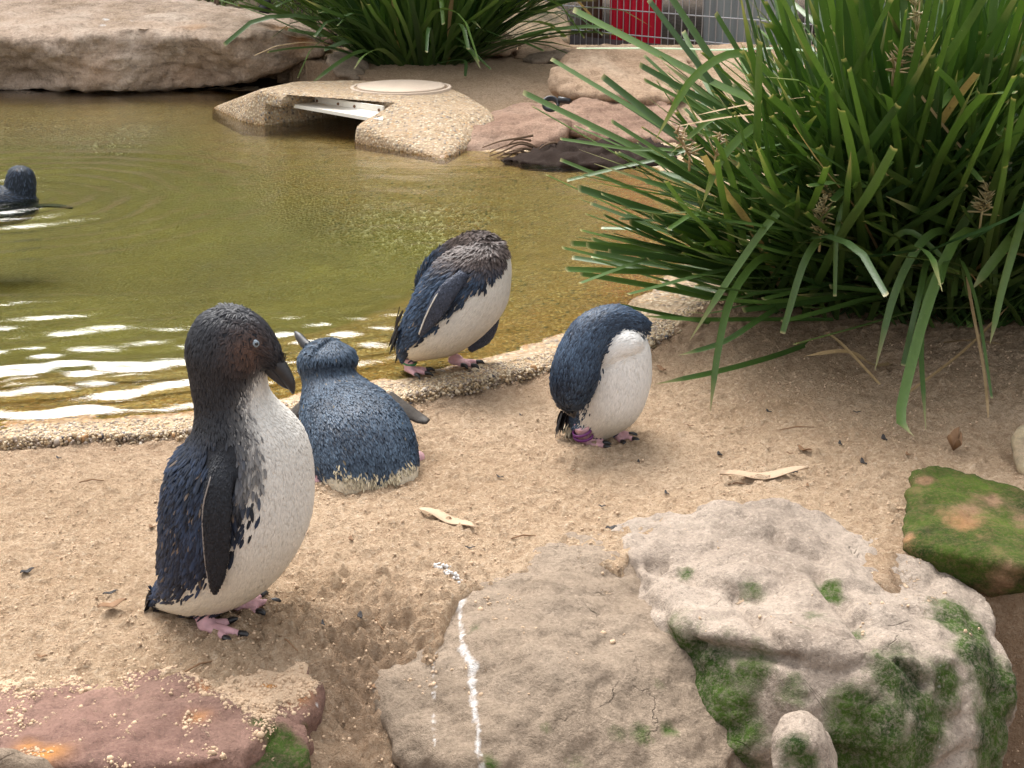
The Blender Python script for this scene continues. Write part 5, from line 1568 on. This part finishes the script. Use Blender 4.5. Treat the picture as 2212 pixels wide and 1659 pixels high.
for k in range(48):
    tv = random.uniform(70, 650)
    tu = np.interp(tv, [0, 120, 300, 420, 560, 700], [1440, 1290, 1235, 1210, 1225, 1330]) + 240 * random.random() ** 1.2
    bu, bv = random.uniform(1740, 1870), min(725, 0.55 * tv + random.uniform(280, 420))
    tY = random.uniform(2.05, 2.45)
    hero([(bu + 30, min(735, bv + 60), 2.32), (bu, bv, 2.3), ((bu + tu) / 2, (bv + tv) / 2 - random.uniform(-4, 22), (2.3 + tY) / 2), (tu, tv, tY)], random.uniform(.011, .021), random.uniform(.15, .75), random.uniform(-0.5, 0.5), random.random() < .8, up=(0.1, -0.35, 1))
# arching and hanging leaves
for px, w, tone, cutend in [
    ([(1760, 250, 2.2), (1680, 180, 2.1), (1600, 115, 2.05), (1500, 165, 2.0), (1416, 302, 1.98)], .017, .95, False),
    ([(1700, 420, 2.2), (1640, 330, 2.1), (1560, 250, 2.05), (1450, 330, 2.0)], .012, .9, False),
    ([(1760, 470, 2.2), (1720, 350, 2.1), (1650, 270, 2.02), (1560, 340, 1.98), (1515, 450, 1.97)], .018, .95, False),
    ([(1760, 560, 2.15), (1740, 440, 2.05), (1680, 460, 2.0), (1590, 580, 1.97), (1490, 735, 1.95)], .016, .85, False),
    ([(1690, 560, 2.1), (1640, 560, 2.02), (1580, 640, 1.94), (1550, 760, 1.88), (1534, 890, 1.84)], .017, .55, False),
    ([(1830, 560, 2.1), (1790, 510, 2.0), (1740, 560, 1.95), (1690, 720, 1.92)], .016, .5, True),
    ([(1880, 560, 2.1), (1850, 420, 2.0), (1810, 480, 1.95), (1803, 640, 1.92)], .012, .55, True),
    ([(2140, 640, 2.1), (2130, 520, 2.0), (2070, 510, 1.95), (2010, 640, 1.88), (1965, 800, 1.80), (1945, 905, 1.74), (1975, 942, 1.71)], .021, .8, False),
    ([(2080, 560, 2.1), (2040, 500, 2.0), (1985, 530, 1.95), (1930, 640, 1.9), (1890, 800, 1.86)], .017, .5, False),
    ([(2080, 600, 2.05), (2010, 560, 2.0), (1985, 640, 1.92), (1950, 790, 1.88)], .014, .4, True),
    ([(2060, 600, 2.05), (2010, 600, 1.98), (1990, 740, 1.87), (2000, 930, 1.74)], .012, .45, False),
    ([(2260, 420, 2.1), (2180, 520, 2.0), (2100, 625, 1.95)], .022, .95, False),
    ([(2260, 300, 2.0), (2212, 460, 1.95), (2165, 620, 1.9), (2138, 745, 1.86)], .020, .95, False),
    ([(2090, 640, 2.05), (2075, 560, 1.98), (2110, 660, 1.92), (2142, 860, 1.82)], .010, .55, True),
    ([(1850, 700, 2.25), (1700, 760, 2.05), (1560, 800, 1.9), (1415, 830, 1.82)], .012, .4, False),
    ([(1800, 690, 2.2), (1640, 690, 2.1), (1500, 690, 2.02), (1385, 682, 1.98)], .011, .45, False),
    ([(1720, 640, 2.15), (1640, 690, 2.0), (1560, 740, 1.95), (1465, 768, 1.92)], .012, .3, False),
    ([(1900, 560, 2.2), (1880, 300, 2.15), (1850, 130, 2.1), (1815, 52, 2.08), (1796, 62, 2.07)], .020, .9, True),
    ([(1900, 600, 2.2), (1885, 350, 2.15), (1830, 60, 2.1), (1810, -60, 2.1)], .024, .85, True),
    ([(1890, 640, 2.2), (1905, 400, 2.15), (1870, 100, 2.1), (1860, -40, 2.1)], .022, .9, True),
    ([(1960, 620, 2.1), (1985, 420, 2.05), (2020, 250, 2.0), (2042, 100, 1.98)], .022, .15, True),
    ([(1950, 660, 2.1), (1930, 460, 2.05), (1910, 250, 2.05), (1895, 150, 2.05)], .016, .65, True),
    ([(2080, 640, 2.1), (2120, 520, 2.05), (2165, 400, 2.0), (2180, 350, 2.0)], .022, .2, True),
    ([(2000, 660, 2.05), (2050, 540, 2.0), (2110, 430, 1.98)], .022, .15, True),
    ([(1880, 640, 2.15), (1900, 560, 2.05), (1960, 500, 2.0), (2040, 560, 1.98)], .014, .6, True),
    ([(1980, 400, 2.1), (1940, 390, 2.05), (1900, 395, 2.02), (1845, 403, 2.0)], .015, .85, True),
    ([(1960, 520, 2.1), (1900, 490, 2.03), (1840, 470, 2.0)], .010, .7, True),
    ([(2212, 120, 2.1), (2080, 180, 2.05), (2020, 240, 2.0)], .018, .9, True),
    ([(2000, 640, 2.1), (1980, 420, 2.05), (1960, 150, 2.0), (1950, -40, 2.0)], .02, .35, True),
    ([(2060, 640, 2.1), (2080, 400, 2.05), (2130, 150, 2.0), (2150, -40, 2.0)], .022, .5, True),
    ([(2150, 620, 2.1), (2140, 420, 2.05), (2100, 330, 2.0), (2085, 290, 1.98)], .018, .3, True)]:
    hero(px, w * 0.84, tone, random.uniform(-0.3, 0.3), cutend, up=(0.2, -0.8, 0.6))
# dry ones
for px, w in [([(2120, 620, 2.0), (2090, 600, 1.97), (2125, 800, 1.86), (2137, 930, 1.78)], .006), ([(1980, 760, 2.2), (1900, 790, 1.98), (1830, 760, 1.96), (1735, 770, 1.95)], .014), ([(1900, 830, 1.88), (1820, 745, 1.98), (1780, 715, 2.05)], .006), ([(1960, 850, 1.86), (2080, 760, 1.96), (2180, 660, 2.05)], .007), ([(1760, 240, 2.1), (1600, 250, 2.05), (1450, 275, 2.0)], .006), ([(1740, 210, 2.1), (1620, 225, 2.05), (1500, 250, 2.0)], .005), ([(2040, 740, 2.05), (2100, 735, 2.0), (2170, 745, 1.98)], .012)]:
    hero(px, w, .5, .2, False, 1.0)
def leaf_ok(lf):
    q_ = to_px(np.array(lf[0][0]))
    lim = np.interp(q_[:, 1], [-400, 0, 120, 300, 420, 560, 700], [1540, 1470, 1400, 1300, 1270, 1260, 1340])
    return bool((q_[:, 0] > lim + 260 * random.random() ** 0.6).all() and (q_[:, 1] < 790).all())
lst = []
tries = 0
while len(lst) < 2500 and tries < 12000:
    tries += 1
    if lst and not leaf_ok(lst[-1]): lst.pop()
    r_ = random.random()
    if r_ < 0.34:
        lst.append(rand_leaf(0.72, 2.42, 0.36, 0.20, 0.02, (50, 88), (0.5, 0.95), None, 0.0122, 0.25))
    elif r_ < 0.62:
        lst.append(rand_leaf(0.68, 2.36, 0.36, 0.18, 0.02, (12, 65), (0.25, 0.72), (R(150), R(225)), 0.0125, 0.10))
    elif r_ < 0.78:
        lst.append(rand_leaf(0.74, 2.32, 0.38, 0.13, 0.02, (40, 80), (0.35, 0.75), (R(210), R(330)), 0.0122, 0.3))
    else:
        lst.append(rand_leaf(0.85, 2.42, 0.4, 0.25, 0.02, (40, 85), (0.5, 0.9), (R(-60), R(120)), 0.0125, 0.3))
npart = max(0, 296 - n_obj)
for a, k in lst[:npart]:
    leaf_obj(tb, a, k)
leaf_stuff(tb, lst[npart:], MAT['leaf'])
# seed heads
def seed_head(u, v, Y_, hpx, wpx, dry, n=60, lean=0.0):
    V, Fc, tone = [], [], []
    mpp = (Y_ * CP + (H - 0.3) * SP) / F
    c0 = np.array(Q(u, v + hpx / 2, Y_)); c1 = np.array(Q(u + lean, v - hpx / 2, Y_))
    vv, ff = tube([c0 - np.array([0, 0, .02]), c0, (c0 + c1) / 2, c1], [.002, .0018, .0015, .001], 5)
    V += [np.array(x) for x in vv]; Fc += ff
    for k in range(n):
        t = random.random()
        p = c0 + (c1 - c0) * t
        a = random.uniform(0, 6.28); e = random.uniform(-.2, 1.0)
        d = np.array([math.cos(a) * math.cos(e), math.sin(a) * math.cos(e), math.sin(e)])
        L = wpx * mpp * random.uniform(.35, .75) * (1 - .4 * t)
        vv, ff = tube([p, p + d * L * .6, p + d * L], [.0012, .0016, .0003], 4)
        o = len(V); V += [np.array(x) for x in vv]; Fc += [tuple(i + o for i in x) for x in ff]
    o = mobj('seed_head', V, Fc, MAT['leaf'], tb, attrs={'tone': np.full(len(V), .9), 'tip': np.full(len(V), .25 if not dry else .9), 'dry': np.full(len(V), dry)})
seed_head(1772, 440, 1.98, 150, 60, 0.35, 90, 18)
seed_head(2120, 430, 1.95, 70, 60, 0.3, 60, 20)
seed_head(1490, 310, 2.0, 60, 70, 0.9, 26, -30)
seed_head(1545, 315, 2.02, 60, 60, 0.9, 22, 10)
seed_head(1985, 60, 2.0, 140, 60, 0.2, 70, -10)
seed_head(1930, 130, 2.0, 50, 70, 0.9, 30, 20)

t2 = empty('strap_leaf_tussock', (-0.33, 4.95, 0.11))
tag(t2, 'smaller upright strap leaf tussock behind the skimmer hump', 'plant')
lst = []
for k in range(560):
    if k % 5 == 0:
        lst.append(rand_leaf(-0.33, 4.98, 0.17, 0.10, 0.09, (25, 65), (0.45, 0.8), None, 0.018, 0.6))
    else:
        lst.append(rand_leaf(-0.33, 4.98, 0.17, 0.10, 0.09, (52, 88), (0.5, 0.9), None, 0.018, 0.25))
for px, w, tone, ce in [([(830, 130, 4.85), (790, 110, 4.75), (740, 130, 4.7), (660, 190, 4.62)], .016, .6, False), ([(810, 120, 4.9), (760, 90, 4.8), (700, 108, 4.8)], .02, .4, True), ([(830, 60, 4.95), (770, 40, 4.9), (700, 45, 4.95)], .018, .5, False), ([(940, 130, 4.85), (980, 80, 4.8), (1060, 150, 4.6)], .012, .4, True), ([(950, 120, 4.85), (1010, 60, 4.8), (1110, 90, 4.8)], .010, .3, False), ([(930, 140, 4.85), (1000, 130, 4.7), (1005, 165, 4.6)], .012, .2, True)]:
    leaf_obj(t2, ([np.array(Q(*p)) for p in px], w), dict(tone=tone, cutend=ce, nseg=12, twist=0.2, up=(0, -0.5, 0.8)))
for a, k in lst[:290]:
    leaf_obj(t2, a, k)
leaf_stuff(t2, lst[290:], MAT['leaf'])

# feathery green shrub behind the slab
sh = empty('feathery_shrub', (-0.75, 5.9, 0.15))
tag(sh, 'bright green feathery shrub between slab and smaller tussock', 'plant')
lst = []
for k in range(3800):
    x0, y0 = random.uniform(-1.45, -0.35), random.uniform(5.35, 6.3)
    if x0 < -0.75: y0 = max(y0, 5.75)
    zb = 0.12 + 0.5 * random.random() ** 1.3
    a = random.uniform(0, 6.28); e = random.uniform(-.3, 1.3)
    L = random.uniform(.05, .13)
    d = np.array([math.cos(a) * math.cos(e), math.sin(a) * math.cos(e), math.sin(e)])
    b0 = np.array([x0, y0, zb])
    lst.append((([b0, b0 + d * L * .6, b0 + d * L + np.array([0, 0, -.02])], random.uniform(.003, .006)), dict(nseg=3, cutend=False, tone=min(1, max(0, random.gauss(.55, .3))))))
leaf_stuff(sh, lst, MAT['feathery'], 'foliage')
for k in range(7):
    p0_ = np.array([random.uniform(-1.3, -.5), random.uniform(5.5, 6.1), .1])
    v, f = tube([p0_, p0_ + np.array([.03, .02, .2]), p0_ + np.array([.02, .05, .45])], [.007, .005, .003], 6)
    mobj('stem', v, f, MAT['bark'], sh)

# ------------------------------------------------------------------ fence and what stands behind it
fe = empty('wire_fence', (0.3, 6.0, 0.1))
tag(fe, 'grey welded wire mesh fence behind the far rocks', 'fence')
fA, fB = Vector((0.10, 6.35, 0)), Vector((1.55, 4.95, 0))
fd_ = (fB - fA); fl_ = fd_.length; fd_.normalize()
nw = int(fl_ / 0.034)
v0, f0 = tube([(0, 0, 0), (0, 0, 1.25)], [.0022, .0022], 6)
vm = mesh_data('wire', v0, f0, MAT['wire'])
for k in range(nw + 1):
    p = fA + fd_ * (0.034 * k)
    o = link('wire', vm, fe); o.location = p - Vector(fe.location) + Vector((0, 0, -0.14))
v0, f0 = tube([(0, 0, 0), tuple(fd_ * fl_)], [.0028, .0028], 6)
hm = mesh_data('wire', v0, f0, MAT['wire'])
for k in range(11):
    o = link('wire', hm, fe); o.location = fA - Vector(fe.location) + Vector((0, 0, 0.014 + 0.099 * (k - 1)))
for t in (0.0, 1.0):
    p = fA + fd_ * fl_ * t
    v, f = tube([(p.x, p.y, -0.2), (p.x, p.y, 1.4)], [.022, .022], 12)
    mobj('post', v, f, MAT['wire'], fe)
nr = Vector((-fd_.y, fd_.x, 0))
box_mesh('shade_panel', fA + nr * 0.02 - Z * 0.15, fd_ * fl_, nr * 0.002, Z * 0.235, MAT['skirt'], fe)

# red cloth with folds
def drape(name, label, cat, c, w, h, z0, mat, folds=7, dirv=None, taper=0.8):
    dirv = dirv or fd_
    nn = Vector((-dirv.y, dirv.x, 0))
    nx, nz_ = 60, 24
    V = []
    for side in (0, 1):
        for j in range(nz_):
            for i in range(nx):
                a, b_ = i / (nx - 1) - .5, j / (nz_ - 1)
                ww = w * (1 - (1 - taper) * (1 - b_))
                dep = 0.07 * math.sqrt(max(0, 1 - (2 * a) ** 2)) + 0.012 * math.sin(a * folds * 6.28 + b_ * 2) * (1.2 - b_)
                p = Vector(c) + dirv * (a * ww) - nn * (dep if side == 0 else -0.07 * math.sqrt(max(0, 1 - (2 * a) ** 2)) - 0.004) + Z * (z0 + h * b_)
                V.append(p[:])
    f1 = grid_faces(nx, nz_)
    fa_ = np.concatenate([f1, f1[:, ::-1] + nx * nz_])
    return tag(mobj(name, V, fa_, mat), label, cat)
pr = fA + fd_ * 0.62 + nr * 0.35
drape('red_cloth', 'bright red folded cloth seen through the wire fence', 'cloth', (0.535, 6.17, 0), 0.30, 1.15, -0.12, MAT['redcloth'])
pg = fA + fd_ * 1.35 + nr * 0.45
drape('grey_cover', 'pale grey upright cover standing behind wire fence', 'cover', (0.98, 5.95, 0), 0.5, 1.1, -0.12, MAT['greycloth'], 4)
pp = Vector((0.345, 6.28, 0))
v, f = tube([(pp.x, pp.y, -.2), (pp.x + .005, pp.y, .6), (pp.x, pp.y, 1.3)], [.05, .047, .045], 18)
tag(mobj('timber_post', v, f, MAT['bark']), 'weathered round timber post just behind the wire fence', 'post')

# trees beyond the fence: they shade the place and are mirrored in the pool
def tree(x0, y0, h, cr, n, seed):
    rnd = random.Random(seed)
    t = empty('tree', (x0, y0, 0))
    tag(t, 'leafy green tree standing beyond the wire fence', 'tree', 'trees beyond the fence')
    pth = catmull([(x0, y0, -.05), (x0 + .1, y0, h * .3), (x0 - .05, y0 + .1, h * .62), (x0, y0, h * .9)], 10)
    v, f = tube(pth, np.linspace(.16, .03, 10), 10)
    mobj('trunk', v, f, MAT['bark'], t)
    cl = [(rnd.uniform(-cr, cr), rnd.uniform(-cr * .7, cr * .7), rnd.uniform(h * .12, h)) for _ in range(22)]
    for (cx_, cy_, cz_) in cl[:7]:
        zz_ = max(0.6, cz_ * .6)
        v, f = tube(catmull([(x0, y0, zz_ * .8), (x0 + cx_ * .5, y0 + cy_ * .5, zz_), (x0 + cx_, y0 + cy_, cz_)], 6), np.linspace(.05, .012, 6), 6)
        mobj('limb', v, f, MAT['bark'], t)
    cl = np.array(cl)
    k = rng.integers(0, len(cl), n)
    P_ = cl[k] + rng.normal(0, 1, (n, 3)) * cr * 0.30 + np.array([x0, y0, 0])
    P_[:, 2] = np.maximum(P_[:, 2], .3)
    d = rng.normal(size=(n, 3)); d /= np.linalg.norm(d, axis=1)[:, None]
    e = np.cross(d, rng.normal(size=(n, 3))); e /= np.linalg.norm(e, axis=1)[:, None]
    L = rng.uniform(.13, .26, (n, 1))
    V = np.stack([P_ - d * L, P_ - e * L * .35, P_ + d * L, P_ + e * L * .35], 1).reshape(-1, 3)
    Fq = (np.arange(n) * 4)[:, None] + np.array([[0, 1, 2, 3]])
    tn = np.repeat(np.clip(rng.normal(.5, .3, n), 0, 1), 4)
    o = mobj('crown', V, Fq, MAT['treeleaf'], t, attrs={'tone': tn, 'tip': tn * 0, 'dry': tn * 0}, smooth=False)
    tag(o, kind='stuff')
for i, (x0, y0, h, cr) in enumerate([(-5.2, 9.5, 5.5, 1.6), (-2.6, 9.0, 5.0, 1.5), (-0.6, 9.6, 5.6, 1.6), (1.6, 9.2, 5.2, 1.6), (3.6, 8.6, 5.0, 1.5), (4.8, 6.5, 4.6, 1.3), (-7.5, 8.5, 5, 1.6)]):
    tree(x0, y0, h, cr, 5200, i)

# ------------------------------------------------------------------ small things
sp = empty('sprinkler', tuple(Q(573, 26, 5.5)))
tag(sp, 'small black plastic sprinkler head standing behind the pale slab', 'sprinkler')
c = np.array(Q(573, 28, 5.45))
prof = [(-.03, .024), (0, .024), (.012, .024), (.014, .027), (.024, .027), (.028, .022), (.034, .02), (.036, .025), (.046, .025), (.05, .014), (.075, .012), (.08, .012)]
v, f = tube([c + np.array([0, 0, h_ ]) for h_, _ in prof], [r_ for _, r_ in prof], 20)
mobj('riser', v, f, MAT['black'], sp)
v, f = tube([c + np.array([0, 0, .078]), c + np.array([0, 0, .09]), c + np.array([0, 0, .12])], [.02, .022, .016], 16)
mobj('nozzle', v, f, MAT['black'], sp)
# coiled irrigation fitting on the shore rock
hc_ = np.array(Q(1190, 228, 4.02))
coil = empty('hose_coil', tuple(hc_))
tag(coil, 'small coil of black hose lying on the flat shore rock', 'hose')
pth = [hc_ + np.array([0.021 * math.cos(a), 0.012 * math.sin(a), 0.015 * math.sin(a) + 0.003 * a / 6]) for a in np.linspace(0, 6.28 * 2.6, 60)]
v, f = tube(pth, np.full(60, .005), 8)
mobj('hose', v, f, MAT['black'], coil)
v, f = tube([hc_ + np.array([.02, 0, .018]), hc_ + np.array([.055, 0, .012])], [.009, .009], 10)
mobj('fitting', v, f, MAT['black'], coil)

# roots on the soil bank
for k in range(12):
    u0, v0 = random.uniform(1090, 1200), random.uniform(298, 335)
    L = random.uniform(40, 110)
    yy = random.uniform(3.76, 3.83)
    pth = catmull([Q(u0 - L * .5, v0 + random.uniform(6, 20), yy - .02), Q(u0 - L * .15, v0 + random.uniform(-4, 10), yy - .015), Q(u0 + L * .2, v0 + random.uniform(-10, 4), yy), Q(u0 + L * .5, v0 + random.uniform(-12, 6), yy + .03)], 12)
    v, f = tube(pth, np.linspace(.0015, .004, 12), 6)
    tag(mobj('root', v, f, MAT['root']), 'thin brown root crossing the dark soil under the shore rock', 'root', 'roots on the soil bank')

def litter(name, label, u, v_, L, W_, ang, mat, curl=0.15, group=None, cat='leaf', z=None):
    p = G(u, v_)
    zz = gz(p.x, p.y) if z is None else z
    n = 9
    V, Fc = [], []
    ca, sa = math.cos(R(ang)), math.sin(R(ang))
    for i in range(n):
        t = i / (n - 1)
        w = W_ * (math.sin(math.pi * min(1, t * .94 + .05)) ** .7) * .5
        x_ = (t - .5) * L
        lift = 0.0025 + curl * L * (4 * (t - .5) ** 2) * .35 + 0.15 * W_ * math.sin(t * 9)
        yb = 0.08 * L * math.sin(t * 3.1)
        for s_, dz in ((-1, curl * W_ * .6), (0, 0), (1, curl * W_ * .9)):
            a, b_ = x_, yb + s_ * w
            V.append((p.x + a * ca - b_ * sa, p.y + a * sa + b_ * ca, zz + lift + dz))
        if i:
            o = (i - 1) * 3
            Fc += [(o, o + 1, o + 4, o + 3), (o + 1, o + 2, o + 5, o + 4)]
    ob = mobj(name, V, Fc, mat)
    sol = ob.modifiers.new('t', 'SOLIDIFY'); sol.thickness = 0.0006
    return tag(ob, label, cat, group)
litter('dead_leaf', 'long curled pale dead leaf on the sand before mossy boulder', 1650, 1043, .115, .018, 8, MAT['paleleaf'], .25)
litter('dead_leaf', 'thin tan dead leaf lying behind the brown boulder', 965, 1140, .085, .016, -38, MAT['paleleaf'], .12)
litter('dead_leaf', 'upright curled brown leaf near the green orange rock', 2062, 985, .03, .02, 60, MAT['deadleaf'], .9)
litter('dead_leaf', 'small reddish dead leaf beside the preening penguin', 1428, 805, .025, .008, -60, MAT['deadleaf'], .3)
litter('dead_leaf', 'brown dead leaf on the far sand path', 1160, 205, .07, .018, 5, MAT['deadleaf'], .3, z=gz(*G(1160, 205, .08).xy) + .0)
litter('floating_leaf', 'narrow fresh green leaf floating by the skimmer hump', 540, 247, .075, .012, 0, MAT['green_band'], .05, z=ZW + .001)
chips = [(1735, 993, .022), (1865, 1013, .02), (1712, 1030, .014), (1745, 1062, .012), (1600, 1140, .010), (1320, 1160, .014), (1705, 1000, .01), (1815, 975, .016), (1440, 1080, .012), (245, 1330, .03), (240, 1295, .016), (1125, 905, .010), (1240, 1030, .009), (1015, 1192, .012), (1910, 965, .02), (1960, 1000, .012), (130, 1010, .012), (60, 1240, .016), (330, 1150, .011), (1080, 1040, .012), (1555, 985, .012), (760, 1180, .012), (700, 1360, .012), (780, 1340, .014), (820, 1420, .02), (560, 1130, .012), (1380, 1010, .010), (1490, 930, .010), (1660, 900, .012), (1850, 900, .012), (90, 1420, .012), (1300, 1110, .009)]
for k, (u, v_, L) in enumerate(chips):
    litter('bark_chip', 'tiny dark chip of bark lying on the sand', u, v_, L, L * random.uniform(.25, .5), random.uniform(0, 180), MAT['char'] if k % 3 else MAT['deadleaf'], .25, 'dark bark chips scattered on the sand', 'bark chip')
for k, (u, v_, L, a) in enumerate([(810, 1330, .05, -60), (620, 1400, .04, -50), (1590, 1050, .03, 5), (1130, 1170, .03, 15), (1480, 1180, .035, 25), (200, 1060, .03, 10), (1720, 940, .05, 12), (430, 1440, .03, 40)]):
    p = G(u, v_)
    d = np.array([math.cos(R(a)), math.sin(R(a)), 0]) * L * .5
    c = np.array([p.x, p.y, gz(p.x, p.y) + .002])
    vv, ff = tube([c - d, c + np.array([0, .002, .002]), c + d], [.0007, .001, .0006], 5)
    tag(mobj('twig', vv, ff, MAT['deadleaf']), 'thin brown twig lying on the sand', 'twig', 'thin twigs on the sand')
# droppings on the sand by the brown boulder
pts_ = []
for t in np.linspace(0, 1, 90):
    u, v_ = 945 + 45 * t + random.gauss(0, 4), 1228 + 30 * t + random.gauss(0, 4)
    p = G(u, v_); pts_.append((p.x, p.y, gz(p.x, p.y) + .0005))
gw = plain('dropping_white', (0.60, 0.58, 0.56), 0.7, 0.3)
tag(crumbs('bird_dropping', np.array(pts_), rng.uniform(.0007, .0026, len(pts_)), gw), 'white bird dropping splashed on sand by brown boulder', 'dropping', kind='stuff')
